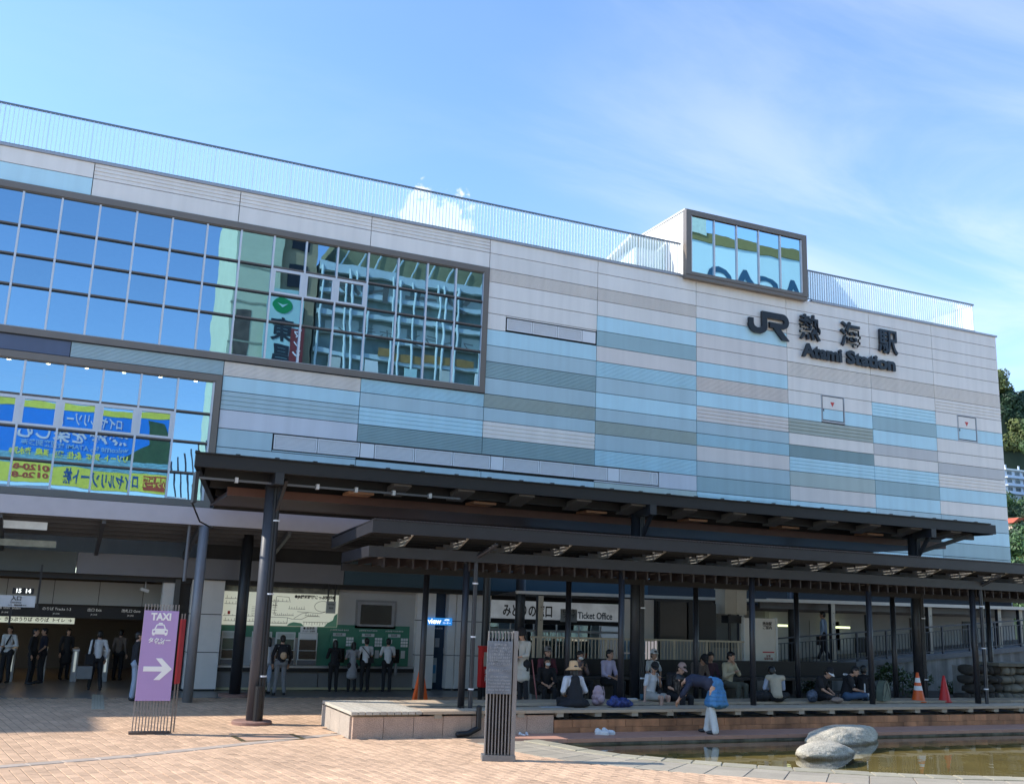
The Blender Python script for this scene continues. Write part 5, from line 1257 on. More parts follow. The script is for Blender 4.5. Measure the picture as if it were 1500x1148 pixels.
p = onz(1408, 1028, .55); cone((p.x, p.y+.6, .50), .76, crd, 'plain red traffic cone behind the deck, left of the dark rubble', False)
fs = thing('folding_floor_sign', 'orange a-frame floor marker standing behind the granite bench', 'floor sign', (9.9,-5.2,.0), .3)
for s in (-1, 1):
    MB().prism([(s*.30,.0),(s*.14,.0),(s*.02,.95),(s*.05,.99)], 'y', -.05, .05).obj('leg_panel', org, fs)
MB().box(.18,.36,-.12,.12,0,.06).obj('weight', concrete, fs)
rb = thing('fire_extinguisher_box', 'red standing fire equipment box left of the pylon', 'box', (12.72,-3.0,.40), .15)
MB().box(-.17,.17,-.12,.12,0,1.17).obj('box_body', mat('box_red', (.60,.03,.03), .4), rb); MB().box(-.11,.11,-.135,-.121,.62,1.04).obj('box_window', mat('pale_window', (.55,.5,.42), .4), rb)
text('消\n火\n器', .13, white, rb, (0,-.13,.33), bold=.005); MB().box(-.2,.2,-.15,.12,1.171,1.22).obj('lid', mat('box_red', (.6,)*3), rb); MB().box(-.15,-.10,-.1,.1,-.4,0).obj('leg', black, rb); MB().box(.10,.15,-.1,.1,-.4,0).obj('leg', black, rb)
for i, (x, y) in enumerate(((1.0,-1.72),(-8.9,-1.7))):
    pass
sec = thing('security_camera', 'small white security camera hanging under the concourse ceiling', 'camera', (2.95,.9,3.0))
MB().tube((0,0,.0),(0,0,.3),.015,n=8).obj('stem', whitealu, sec); MB().bar((-.14,-.05,-.03),(.1,.02,-.10),.09,.09).obj('camera_body', white, sec)
def trainer(loc, rz, s, m_, label, group):
    t = thing('shoe', label, 'shoe', loc, rz, group); t.scale = (s, s, s)
    b = MB(); b.ell((0,-.06,.04),(.045,.10,.045)); b.ell((0,.06,.05),(.04,.075,.055)); b.ell((0,.075,.075),(.034,.05,.045)); o = b.obj('upper', m_, t, True)
    MB().prism([(-.04,-.15),(.04,-.15),(.05,-.06),(.038,.12),(-.038,.12),(-.05,-.06)], 'z', 0, .022).obj('sole', mat('sole', (.6,.6,.58), .7), t)
sw = mat('shoe_white', (.62,.63,.64), .6, 0, .08)
p = onz(884, 1076, .05); trainer((p.x,p.y+.1,.05), .9, 1.15, sw, 'left one of the white sneakers left on the pond ledge', 'white sneakers on the ledge')
trainer((p.x+.20,p.y+.16,.05), .75, 1.15, sw, 'right one of the white sneakers left on the pond ledge', 'white sneakers on the ledge')
p = onz(764, 1079, 0.0); trainer((p.x,p.y,.015), .3, .75, sw, 'left small white shoe on the paving before the granite bench', 'small white shoes'); trainer((p.x+.14,p.y+.03,.015), -.3, .75, sw, 'right small white shoe on the paving before the granite bench', 'small white shoes')
# ------------------------------------------------------------------ people
SKIN = [mat('skin_%d' % i, c, .55, 0, .05, 10) for i, c in enumerate(((.50,.29,.20),(.42,.24,.16),(.56,.34,.25)))]
HAIR = [mat('hair_black', (.010,.009,.009), .45, 0, .2, 30), mat('hair_grey', (.16,.16,.16), .5, 0, .2, 30)]
def cloth(name, c, rough=.85, **k): return mat('cloth_'+name, c, rough, 0, .10, 6, bump=.25, bscale=18, **k)
def remesh(mb, voxel, m, smooth=2, wr=0, seed=0, freq=9):
    me = mb.mesh('tmp', m); o = bpy.data.objects.new('tmp', me)
    md = o.modifiers.new('r', 'REMESH'); md.mode = 'VOXEL'; md.voxel_size = voxel
    me2 = evaluate(o); bpy.data.meshes.remove(me)
    bm = bmesh.new(); bm.from_mesh(me2)
    for _ in range(smooth): bmesh.ops.smooth_vert(bm, verts=bm.verts, factor=.5, use_axis_x=True, use_axis_y=True, use_axis_z=True)
    if wr:
        bm.normal_update()
        for v in bm.verts:
            p = v.co; n_ = noise.noise(Vector((p.x*freq+seed, p.y*freq, p.z*freq*.55)))+.5*noise.noise(Vector((p.x*freq*2.3, p.y*freq*2.3+seed, p.z*freq*1.6)))
            v.co = p+v.normal*n_*wr
    bm.to_mesh(me2); bm.free()
    for p in me2.polygons: p.use_smooth = True
    me2.materials.clear(); me2.materials.append(m)
    return me2
def V3(*a): return Vector(a)
def pose(kind, **k):
    J = {}
    if kind == 'stand':
        J = dict(pel=V3(0,0,.93), wai=V3(0,.0,1.10), che=V3(0,0,1.30), nec=V3(0,.0,1.44), hed=V3(0,-.02,1.585),
                 hipL=V3(.09,0,.90), hipR=V3(-.09,0,.90), kneL=V3(.105,-.02,.49), kneR=V3(-.105,-.02,.49), ankL=V3(.11,.02,.085), ankR=V3(-.11,.02,.085),
                 shoL=V3(.175,0,1.385), shoR=V3(-.175,0,1.385), elbL=V3(.225,.03,1.12), elbR=V3(-.225,.03,1.12), hanL=V3(.235,-.06,.88), hanR=V3(-.235,-.06,.88))
    elif kind == 'sit':          # seat surface at z = 0
        J = dict(pel=V3(0,.02,.12), wai=V3(0,.0,.28), che=V3(0,-.04,.46), nec=V3(0,-.07,.60), hed=V3(0,-.11,.745),
                 hipL=V3(.09,-.02,.10), hipR=V3(-.09,-.02,.10), kneL=V3(.13,-.43,.10), kneR=V3(-.13,-.43,.10), ankL=V3(.13,-.42,-.32), ankR=V3(-.13,-.42,-.32),
                 shoL=V3(.17,-.05,.55), shoR=V3(-.17,-.05,.55), elbL=V3(.22,-.10,.30), elbR=V3(-.22,-.10,.30), hanL=V3(.08,-.28,.22), hanR=V3(-.08,-.28,.22))
    elif kind == 'floor':        # cross-legged
        J = dict(pel=V3(0,.04,.11), wai=V3(0,.0,.27), che=V3(0,-.05,.44), nec=V3(0,-.09,.57), hed=V3(0,-.15,.70),
                 hipL=V3(.09,0,.10), hipR=V3(-.09,0,.10), kneL=V3(.36,-.30,.13), kneR=V3(-.36,-.30,.13), ankL=V3(-.02,-.38,.07), ankR=V3(.02,-.46,.07),
                 shoL=V3(.17,-.06,.52), shoR=V3(-.17,-.06,.52), elbL=V3(.22,-.15,.28), elbR=V3(-.22,-.15,.28), hanL=V3(.08,-.33,.24), hanR=V3(-.08,-.33,.24))
    elif kind == 'bend':         # bent far forward, hands on a ledge in front (-y)
        J = dict(pel=V3(0,.08,.92), wai=V3(0,-.10,.98), che=V3(0,-.31,.96), nec=V3(0,-.44,.92), hed=V3(0,-.58,.84),
                 hipL=V3(.09,.06,.88), hipR=V3(-.09,.06,.88), kneL=V3(.10,.03,.48), kneR=V3(-.12,.0,.48), ankL=V3(.15,.10,.085), ankR=V3(-.17,-.06,.085),
                 shoL=V3(.16,-.40,.92), shoR=V3(-.16,-.40,.92), elbL=V3(.18,-.50,.70), elbR=V3(-.18,-.50,.70), hanL=V3(.12,-.56,.48), hanR=V3(-.12,-.56,.48))
    for a, b in k.items(): J[a] = V3(*b)
    return J
def hand(mb, elb, han, side, curl=.5):
    d = (han-elb).normalized(); up = V3(0,0,1); s = d.cross(up)
    s = s.normalized() if s.length > .1 else V3(1,0,0); n = s.cross(d).normalized()
    c = han+d*.045
    mb.capsule(han, c+d*.02, .026, .036, 8); mb.ell(tuple(c+d*.02), (.042,.042,.030))
    for k, (off, l_) in enumerate(((-.030,.058),(-.010,.070),(.011,.066),(.030,.052))):
        a = c+d*.045+s*off; b = a+d*l_*.55-n*l_*.25*curl; e = b+d*l_*.35-n*l_*.55*curl
        mb.capsule(a, b, .0105, .0100, 6); mb.capsule(b, e, .0098, .0085, 6)
    th = c+s*(-.036*side)+d*.0; mb.capsule(th, th+s*(-.022*side)+d*.035-n*.012, .0125, .0095, 6)
def person(label, loc, rz, J, top, bottom, scale=1.0, skin=0, hair='short', hairm=0, hat=None, hatm=None, sleeve='short', bot='trousers', coat=0, look=(0,-1,0), shoes=None, mask=False, bag=None, group=None, vox=.015, build=1.0, barefoot=False, bulk=1.0, facing=True):
    t = thing('person', label, 'person', loc, rz, group); t.scale = (scale,)*3
    hd = J['hed']; nk = J['nec']; L = Vector(look).normalized()
    # orientation of the head: local -y looks along L
    upv = (hd-nk).normalized(); upv = (upv-L*upv.dot(L)); upv = upv.normalized() if upv.length > .05 else V3(0,0,1)
    xr = (-L).cross(upv) * -1; xr = upv.cross(L).normalized() * -1
    R = Matrix((xr, -L, upv)).transposed()
    if R.determinant() < 0: R = Matrix((-xr, -L, upv)).transposed()
    H = lambda x, y, z: hd+R@V3(x, y, z)
    b = build
    mb = MB()
    mb.ell(hd+R@V3(0,.008,.025), (.074,.092,.092), R, 16, 12); mb.ell(hd+R@V3(0,-.022,-.045), (.054,.062,.062), R, 14, 10)
    mb.capsule(H(0,-.088,.012), H(0,-.104,-.018), .010, .014, 8); mb.capsule(H(-.022,-.078,-.052), H(.022,-.078,-.052), .011, .011, 8)
    mb.ell(H(0,-.066,-.088), (.022,.020,.018), R); 
    for s in (-1, 1): mb.ell(H(s*.078,.008,-.005), (.010,.020,.030), R)
    mb.capsule(nk-(hd-nk)*.25, H(0,.015,-.05), .058, .050, 12)
    mb.capsule(J['che'], nk, .105*b, .062, 12); mb.capsule(J['shoL'], J['shoR'], .052, .052, 10)
    mb.capsule(J['wai'], J['che'], .105*b, .115*b, 12); mb.capsule(J['pel'], J['wai'], .12*b, .105*b, 12)
    for s, q in ((1,'L'),(-1,'R')):
        mb.capsule(J['sho'+q], J['elb'+q], .047, .036, 10); mb.capsule(J['elb'+q], J['han'+q], .036, .025, 10); hand(mb, J['elb'+q], J['han'+q], s, .8)
        mb.capsule(J['hip'+q], J['kne'+q], .082*b, .055, 12); mb.capsule(J['kne'+q], J['ank'+q], .054, .034, 12)
        f = Vector((0,-1,0)); sh = (J['kne'+q]-J['ank'+q])
        fd = V3(0,-1,0) if abs(sh.normalized().z) > .4 else V3(0,0,1)
        if barefoot: mb.capsule(J['ank'+q]+V3(0,.02,-.04), J['ank'+q]+fd*.15+V3(0,0,-.055), .034, .028, 8)
    add('body', remesh(mb, vox, SKIN[skin], 2), t)
    # eyes, brows and mouth
    em = MB()
    for s in (-1, 1): em.ell(H(s*.030,-.080,.015), (.012,.006,.0065), R, 8, 6); em.ell(H(s*.030,-.084,.036), (.016,.004,.004), R, 8, 6)
    em.obj('eyes', HAIR[0], t); 
    if mask:
        mm = MB(); mm.ell(H(0,-.060,-.045), (.062,.062,.048), R, 14, 10); mm.obj('face_mask', white, t, True)
    else: MB().ell(H(0,-.086,-.052), (.020,.006,.005), R, 8, 6).obj('mouth', mat('lip', (.30,.10,.08), .5), t)
    # hair
    if hair:
        hb = MB(); hb.ell(H(0,.022,.040), (.086,.096,.090), R, 16, 12); hb.ell(H(0,.045,-.01), (.080,.068,.085), R, 14, 10); hb.ell(H(0,-.055,.088), (.058,.040,.030), R, 12, 8)
        if hair in ('bob', 'long'):
            for s in (-1, 1): hb.capsule(H(s*.070,.010,.02), H(s*.074,.02,-.10), .028, .026, 8)
            hb.capsule(H(0,.06,0), H(0,.07,-.12), .070, .062, 10)
        if hair == 'long': hb.capsule(H(0,.07,-.10), hd+R@V3(0,.09,-.30), .068, .04, 10)
        if hair == 'hang':
            hb.capsule(H(0,.0,.06), H(0,-.10,.02)+V3(0,0,-.10), .07, .05, 10); hb.capsule(H(.03,.02,.0), H(.03,-.02,.0)+V3(0,0,-.25), .06, .03, 10)
        add('hair', remesh(hb, .014, HAIR[hairm], 1, .006, 3, 30), t)
    if hat:
        hm_ = MB()
        if hat == 'bucket':
            o = MB().lathe([(0,.13),(.06,.128),(.088,.105),(.098,.03),(.10,.0),(.185,-.065),(.180,-.070),(.098,-.008)], (0,0,0), 28).obj('hat', hatm, t, True)
        elif hat == 'cloche':
            o = MB().lathe([(0,.15),(.06,.145),(.095,.11),(.105,.03),(.135,-.03),(.130,-.034),(.10,.0)], (0,0,0), 28).obj('hat', hatm, t, True)
        else:
            o = MB().lathe([(0,.115),(.045,.108),(.078,.080),(.094,.035),(.098,.0),(.094,-.002)], (0,0,0), 24).obj('cap', hatm, t, True)
            v = MB(); i = 0; n = 10
            pts = [(.082*math.cos(PI+PI*k/n), -.02+.085*math.sin(PI+PI*k/n)) for k in range(n+1)]; pts2 = [(.070*math.cos(PI+PI*k/n), -.045+.145*math.sin(PI+PI*k/n)) for k in range(n+1)]
            for z in (0, .006):
                for a in pts: v.v.append((a[0],a[1],z+.005))
                for a in pts2: v.v.append((a[0],a[1],z-.012))
            for k in range(n): v.f += [(k,k+1,n+2+k,n+1+k),(2*(n+1)+k,2*(n+1)+n+1+k,2*(n+1)+n+2+k,2*(n+1)+k+1),(n+1+k,n+2+k,3*(n+1)+k+1,3*(n+1)+k)]
            vo = v.obj('visor', hatm if hat == 'cap' else white, o, True)
        o.matrix_local = Matrix.Translation(H(0,.012,.045)) @ R.to_4x4()
    # upper garment
    bb_ = b*bulk
    sm_ = MB()
    sm_.capsule(J['pel']+(J['wai']-J['pel'])*(-.25 if bot == 'skirt' else .25), J['wai'], .135*bb_, .125*bb_, 14); sm_.capsule(J['wai'], J['che'], .125*bb_, .135*bb_, 14)
    sm_.capsule(J['che'], nk-(nk-J['che'])*.25, .125*bb_, .080*bb_, 14); sm_.capsule(J['shoL'], J['shoR'], .070*bulk, .070*bulk, 12)
    if bot == 'skirt': sm_.ell(tuple(J['pel']*.65+J['wai']*.35), (.165,.16,.155))
    for q in 'LR':
        if sleeve == 'none': continue
        e = J['elb'+q]; s0 = J['sho'+q]
        if sleeve == 'short': sm_.capsule(s0, s0+(e-s0)*.72, .066*bulk, .060*bulk, 12)
        elif sleeve == 'mid': sm_.capsule(s0, e, .066*bulk, .058*bulk, 12); sm_.capsule(e, e+(J['han'+q]-e)*.35, .055*bulk, .055*bulk, 12)
        else: sm_.capsule(s0, e, .066*bulk, .054*bulk, 12); sm_.capsule(e, e+(J['han'+q]-e)*.88, .052*bulk, .040*bulk, 12)
    if coat:
        p0 = J['pel']; d = (J['kneL']+J['kneR'])/2-p0; 
        for k in range(4): q0 = p0+d*coat*(k/4); sm_.ell(tuple(q0+d*coat/8), (.17+.012*k,.135+.008*k,.14))
    add('coat' if coat else 'shirt', remesh(sm_, vox*1.15, top, 2, .007*bulk, rnd.uniform(0,20)), t)
    # lower garment
    lm_ = MB()
    if bot == 'skirt':
        lm_.ell(tuple(J['pel']+V3(0,.02,.0)), (.165,.165,.16)); lm_.ell(tuple(J['pel']*.55+J['wai']*.45), (.15,.12,.14))
        for k in range(5): 
            q0 = J['pel']+V3(0,.05,-.05-.075*k); lm_.ell(tuple(q0), (.165+.030*k,.155+.024*k,.09))
        add('skirt', remesh(lm_, .016, bottom, 1, .026, 2, 10), t)
    else:
        lm_.capsule(J['hipL'], J['hipR'], .118*b, .118*b, 12); lm_.capsule(J['pel'], J['pel']+(J['wai']-J['pel'])*.45, .130*b, .122*b, 12)
        fr = {'trousers': 1, 'shorts': 0}[bot]
        for q in 'LR':
            h, k_, a = J['hip'+q], J['kne'+q], J['ank'+q]
            if fr: lm_.capsule(h, k_, .098*b, .072, 12); lm_.capsule(k_, k_+(a-k_)*.93, .072, .062, 12)
            else: lm_.capsule(h, h+(k_-h)*.70, .100*b, .085, 12)
        add(bot, remesh(lm_, vox*1.15, bottom, 2, .007, rnd.uniform(0,20)), t)
    if bot == 'skirt' and shoes is not None:
        l2 = MB()
        for q in 'LR': l2.capsule(J['hip'+q]*.4+J['kne'+q]*.6, J['kne'+q], .075, .072, 12); l2.capsule(J['kne'+q], J['ank'+q]+V3(0,0,-.01), .075, .082, 12)
        add('trousers', remesh(l2, .017, mat('cloth_white_trousers', (.60,.60,.58), .85, 0, .08, 5, bump=.2), 2, .008, 5), t)
    if not barefoot:
        for q in 'LR':
            a = J['ank'+q]; sh = (J['kne'+q]-a); fd = V3(0,-1,0) if abs(sh.normalized().z) > .4 else V3(0,0,1)
            s_ = MB(); 
            if fd.y: s_.capsule(a+V3(0,.03,-.035), a+V3(0,-.06,-.04), .044, .046, 10); s_.capsule(a+V3(0,-.06,-.045), a+V3(0,-.15,-.052), .044, .032, 10)
            else: s_.capsule(a, a+V3(0,-.03,.10), .045, .035, 10)
            add('shoe', remesh(s_, .016, shoes or ink, 1), t)
    return t
bk = cloth('black', (.014,.014,.017)); wh = cloth('white', (.62,.63,.65)); nv = cloth('navy', (.02,.025,.05)); gy = cloth('grey', (.20,.20,.20)); bg_ = cloth('beige', (.46,.40,.28)); brn = cloth('brown_tweed', (.13,.10,.085)); jean = cloth('jeans', (.06,.11,.19)); ljean = cloth('pale_jeans', (.32,.37,.46)); oat = cloth('oatmeal', (.50,.47,.41)); plum = cloth('plum', (.12,.03,.045)); dblue = cloth('denim_skirt', (.05,.17,.34)); chk = cloth('check', (.20,.14,.14)); olive = cloth('olive', (.055,.055,.04)); sky_ = cloth('sky_shirt', (.30,.42,.60)); tan = cloth('tan', (.52,.36,.22)); lil = cloth('lilac', (.55,.50,.68)); dshoe = mat('dark_shoe', (.015,.015,.018), .5); wshoe = mat('white_shoe', (.55,.55,.55), .5); rshoe = mat('red_shoe', (.45,.04,.05), .5)
def strap(t, a, b, c, m, w=.022, name='bag_strap'):
    s = MB(); s.capsule(a, b, w, w, 8); s.capsule(b, c, w, w, 8); s.obj(name, m, t)
FL = .012
def gx(px, py, z=FL): return onz(px, py, z)
# --- ticket machines
def st(px, py, **k):
    p = gx(px, py)
    if p.y > -.12 and px > 350: p = ony(px, 980, -.12)
    return (p.x, p.y, FL)
away = PI
mach = dict(hanL=(.15,-.32,1.12), hanR=(-.15,-.32,1.14), elbL=(.24,-.08,1.12), elbR=(-.24,-.08,1.12))
l_ = st(388,1016); person('person in a white top half hidden behind the big column at the ticket machines', l_, away+.3, pose('stand'), wh, cloth('grey_skirt', (.40,.40,.40)), .97, hair='bob', coat=0, shoes=dshoe)
l_ = st(408,1018); t = person('man in a black shirt and grey trousers wearing a black and tan backpack', l_, away, pose('stand', ankL=(.15,.02,.085), ankR=(-.15,.02,.085), elbL=(.27,.05,1.12), elbR=(-.27,.05,1.12)), bk, gy, 1.02, hair='short', sleeve='long', shoes=dshoe)
bp = MB(); bp.ell((0,.19,1.22), (.15,.10,.24)); bp_ = bp.obj('backpack', bk, t, True); MB().ell((.0,.27,1.14), (.10,.04,.11)).obj('tan_pocket', tan, bp_, True); 
for s in (-1, 1): MB().capsule((s*.12,.12,1.40), (s*.13,-.10,1.36), .02, .02, 8).obj('bag_strap', gy, bp_)
MB().ell((.31,-.02,.60), (.07,.04,.26)).obj('umbrella_bag', mat('cloth_paleblue', (.25,.32,.42), .7), t, True)
person('person in black clothes at the leftmost green ticket machine', st(489,1007), away, pose('stand', **mach), bk, bk, .93, hair='bob', sleeve='long', shoes=dshoe)
person('woman in a long pale grey dress beside the man with a shoulder bag', st(516,1007), away, pose('stand', **mach), cloth('grey_dress', (.30,.30,.32)), bk, .90, hair='bob', sleeve='short', coat=1.0, shoes=dshoe)
t = person('man in a white shirt with a black crossbody bag at the middle green machine', st(535,1006), away+.1, pose('stand', **mach), wh, bk, .98, hair='short', shoes=dshoe)
strap(t, (.17,.08,1.42), (.0,.16,1.22), (-.16,.12,1.02), bk, .014); MB().box(-.20,-.02,.13,.20,.92,1.08).obj('crossbody_bag', bk, t)
t = person('man in a white short sleeved shirt and black trousers at the rightmost green machine', st(567,1007), away-.05, pose('stand', **mach), wh, bk, .98, hair='short', shoes=dshoe)
MB().ell((-.30,-.05,.72), (.06,.04,.20)).obj('paper_bag', gy, t, True)
# --- concourse
t = person('man in pale jeans and a dark jacket standing half behind the taxi sign', st(193,1026), PI/2, pose('stand'), bk, ljean, 1.06, hair='short', sleeve='long', shoes=dshoe)
t = person('man in a white shirt with a black shoulder bag walking into the concourse', st(137,1011), away+.15, pose('stand', ankL=(.12,-.14,.085), ankR=(-.14,.16,.085), kneR=(-.12,.0,.49), elbR=(-.26,.06,1.12)), wh, bk, 1.0, hair='short', sleeve='long', shoes=dshoe)
strap(t, (.16,.06,1.44), (.19,.12,1.25), (.20,.10,1.05), bk, .03); MB().box(.12,.34,.0,.14,.74,1.04).obj('shoulder_bag', bk, t)
MB().box(.15,.55,.0,.25,.35,.70).obj('dark_case', gy, t)
t = person('man in a white shirt cut off by the left picture edge', st(5,1000), -.5, pose('stand', hanL=(.02,-.26,1.1), elbL=(.30,-.05,1.12)), wh, bk, 1.0, hair='short', sleeve='long', shoes=dshoe)
strap(t, (.12,-.13,1.42), (.05,-.16,1.25), (-.05,-.15,1.0), bk, .025)
person('dark figure in black seen from the side near the left ticket gates', st(42,1002), 1.2, pose('stand'), bk, bk, .98, hair='short', sleeve='long', shoes=dshoe)
person('second dark figure with bare forearms passing the ticket gates', st(57,1000), -1.3, pose('stand', elbL=(.24,-.02,1.12), hanL=(.2,-.2,.95)), nv, bk, .98, hair='short', shoes=dshoe)
person('dim figure in a long dark coat deep inside the concourse', st(92,995), .4, pose('stand'), cloth('charcoal', (.03,.03,.034)), bk, .95, hair='bob', sleeve='long', coat=.8, shoes=dshoe)
person('dim figure in brown standing behind the right ticket gate', st(170,996), 2.6, pose('stand'), brn, bk, .95, hair='short', sleeve='long', shoes=dshoe)
# --- ramp
p = ony(1208, 982, -2.6); t = person('man in a light blue shirt walking up the ramp with a briefcase', (p.x, p.y, rz(p.x)), away+.7, pose('stand', ankL=(.10,-.18,.085), ankR=(-.10,.2,.085)), sky_, bk, 1.04, hair='short', sleeve='long', shoes=wshoe)
MB().box(.16,.24,-.22,.14,.55,.86).obj('briefcase', bk, t)
# --- foot bath deck
DK = .558
def dkp(px, py, z=DK, dy=0): p = onz(px, py, z); return (p.x, p.y+dy, z)
K = 1.17
t = person('standing woman in a dark hat and long oatmeal coat beside the pylon', dkp(765,1029,.45), -1.25, pose('stand', hanL=(.10,-.30,1.06), elbL=(.24,-.10,1.12), hanR=(-.06,-.30,1.04), elbR=(-.23,-.1,1.12), hed=(0,-.07,1.57)), oat, bk, 1.06, hair='bob', hat='cloche', hatm=bk, sleeve='mid', coat=.85, look=(.0,-1,-.25), shoes=dshoe)
MB().prism([(-.05,.98),(.16,.98),(.20,1.20),(-.03,1.2)], 'x', -.02, .0).obj('held_paper', white, t)
t = person('seated woman in black with a white face mask and red shoes', dkp(792,1013,.62,-.3), -.25, pose('sit'), bk, bk, 1.08, hair='bob', mask=True, sleeve='mid', look=(.1,-1,-.1), shoes=rshoe)
tag(MB().capsule((0,0,0), (-.16,.0,.95), .017, .017, 8).obj('walking_stick', mat('stick_red', (.35,.12,.12), .5), None, loc=dkp(786,1023)), 'dull red walking stick leaning beside the woman with red shoes', 'walking stick')
person('person in a plum shirt and grey cap sitting behind a pergola post', dkp(838,1010,.75,1.6), 0, pose('sit'), plum, bk, K, hair='short', hat='cap', hatm=gy, sleeve='long', shoes=dshoe)
p_ = dkp(848,1036,DK,.25)
t = person('woman seen from behind in a straw bucket hat and long black pinafore', p_, away, pose('sit', hed=(0,-.06,.76), elbL=(.26,.0,.32), elbR=(-.26,.0,.32), ankL=(.13,-.42,-.20), ankR=(-.13,-.42,-.20)), cloth('pale_blouse', (.55,.56,.60)), bk, 1.13, hair='bob', hat='bucket', hatm=mat('straw', (.66,.42,.22), .8, 0, .1, 20, bump=.3), sleeve='mid', look=(0,-1,-.1), barefoot=True, bulk=1.12)
dr = MB(); dr.capsule((0,.03,.56), (0,.03,.35), .10, .155, 14); dr.capsule((0,.03,.35), (0,.06,.13), .155, .20, 14); dr.ell((0,.02,.09), (.32,.26,.11)); dr.ell((0,.0,.05), (.37,.28,.07))
add('pinafore', remesh(dr, .018, bk, 2, .010, 4), t)
t = person('woman with a face mask and checked top looking at her phone on the bench', dkp(882,1011,.75,1.4), .1, pose('sit', hanL=(.03,-.26,.50), hanR=(-.05,-.26,.48), elbL=(.22,-.12,.32), elbR=(-.22,-.12,.32)), chk, bk, 1.1, hair='short', mask=True, sleeve='mid', look=(0,-1,-.25), shoes=dshoe)
MB().box(-.045,.035,-.345,-.33,.50,.63).obj('phone', ink, t)
person('person in a pale lilac shirt mostly hidden behind the big canopy column', dkp(929,1011,.75,1.5), .3, pose('sit'), lil, bk, 1.15, hair='short', sleeve='mid', shoes=dshoe)
t = person('young man in a white t-shirt and dark cap with bare legs down', dkp(957,1026,DK,.15), .35, pose('sit', hed=(-.10,-.20,.73), nec=(-.04,-.11,.59), che=(0,-.06,.45), hanR=(-.36,-.12,.05), elbR=(-.27,-.06,.30), hanL=(.0,-.27,.50), elbL=(.21,-.14,.32)), wh, cloth('shorts', (.42,.40,.37)), 1.13, hair='short', hat='cap', hatm=bk, look=(-.75,-.7,-.35), bot='shorts', barefoot=True, skin=2)
strap(t, (.10,-.12,.60), (.0,-.20,.40), (.12,-.20,.18), bk, .012); MB().ell((.13,-.20,.17), (.11,.06,.09)).obj('shoulder_bag', bk, t, True)
t = person('person in a black shirt over a pinkish top, behind the bending woman', dkp(992,1027,DK,.2), .2, pose('sit', hed=(.02,-.24,.70), nec=(0,-.15,.57)), bk, bk, 1.17, hair='short', hat='cap', hatm=cloth('dusty_cap', (.40,.27,.24)), sleeve='short', look=(0,-1,-.5), shoes=dshoe, bulk=1.1)
MB().ell((0,-.175,.36), (.075,.05,.15)).obj('undershirt', cloth('dusty_pink', (.38,.28,.26)), t, True)
person('person in a white cap and white top sitting at the back beside the thin post', dkp(999,1008,.75,1.6), .1, pose('sit'), wh, bk, 1.12, hair='short', hat='cap', hatm=wh, sleeve='short', shoes=dshoe)
# bending woman on the ledge: she faces up-left towards the bench
lp = onz(1041, 1074, .052)
t = person('woman bending over the bench in a blue skirt over white trousers and black sneakers', (lp.x, lp.y+.02, .052), away+.95, pose('bend', hanR=(-.16,-.62,.60), elbR=(-.20,-.54,.76), hanL=(.10,-.60,.62), elbL=(.2,-.52,.74), hed=(-.02,-.60,.98), nec=(0,-.47,.98), che=(0,-.32,1.0)), nv, dblue, 1.20, hair='hang', sleeve='mid', bot='skirt', look=(0,-.5,-1), shoes=dshoe)
t = person('man in a brown tweed jacket and dark cap bent over his hands', dkp(1060,1013,.75,1.2), 0, pose('sit', hed=(0,-.24,.68), nec=(0,-.16,.57)), brn, bk, 1.17, hair='short', hat='cap', hatm=bk, sleeve='long', look=(0,-.7,-.7), shoes=dshoe, bulk=1.08)
person('person in a dark plum jacket sitting between the tweed and the beige jackets', dkp(1079,1013,.75,1.3), -.1, pose('sit'), cloth('dark_plum', (.06,.03,.045)), bk, 1.16, hair='short', sleeve='long', look=(-.2,-1,-.2), shoes=dshoe)
t = person('man in a beige jacket and glasses eating on the bench by the info board', dkp(1098,1013,.75,1.0), .25, pose('sit', hanL=(.0,-.20,.58), elbL=(.22,-.16,.34), hanR=(-.05,-.25,.40)), bg_, cloth('moss', (.10,.10,.075)), 1.2, hair='short', sleeve='long', look=(.15,-1,-.25), shoes=dshoe, bulk=1.06)
t = person('person seen from behind in a beige waistcoat over a pale blue shirt', dkp(1146,1028,DK,.25), away-.35, pose('floor', hed=(.02,-.20,.66), nec=(0,-.12,.56)), cloth('waistcoat', (.47,.41,.31)), bk, 1.17, hair='short', sleeve='none', look=(-.4,-1,-.4), shoes=dshoe, bulk=1.12)
sl = MB()
for q, s in (('L',1),('R',-1)): sl.capsule((s*.18,-.06,.52), (s*.22,-.15,.28), .062, .055, 12); sl.capsule((s*.22,-.15,.28), (s*.1,-.31,.24), .05, .042, 12)
add('shirt_sleeve', remesh(sl, .017, cloth('pale_blue', (.42,.48,.62)), 2, .006), t)
t = person('crouching man in a black t-shirt and a cap with a white visor', dkp(1210,1027,DK,.25), .55, pose('floor', hed=(-.06,-.26,.66), nec=(-.02,-.16,.56), hanL=(.05,-.36,.16), hanR=(-.12,-.36,.15)), bk, bk, 1.15, hair='short', hat='visor', hatm=bk, look=(-.5,-.8,-.6), shoes=dshoe, bulk=1.08)
t = person('person in black and blue jeans with a white towel round the neck', dkp(1252,1027,DK,.3), .9, pose('floor', kneL=(.34,-.34,.13), kneR=(-.30,-.40,.16), hed=(-.03,-.21,.69)), bk, jean, 1.17, hair='short', sleeve='short', look=(-.4,-1,-.4), shoes=wshoe, bulk=1.08)
tw = MB(); tw.capsule((.08,-.02,.60), (.13,-.17,.36), .03, .045, 8); tw.capsule((.0,.05,.61), (.08,-.02,.60), .03, .03, 8); add('towel', remesh(tw, .014, wh, 1, .006), t); MB().box(-.14,.02,-.42,-.40,.22,.42).obj('magazine', white, t)
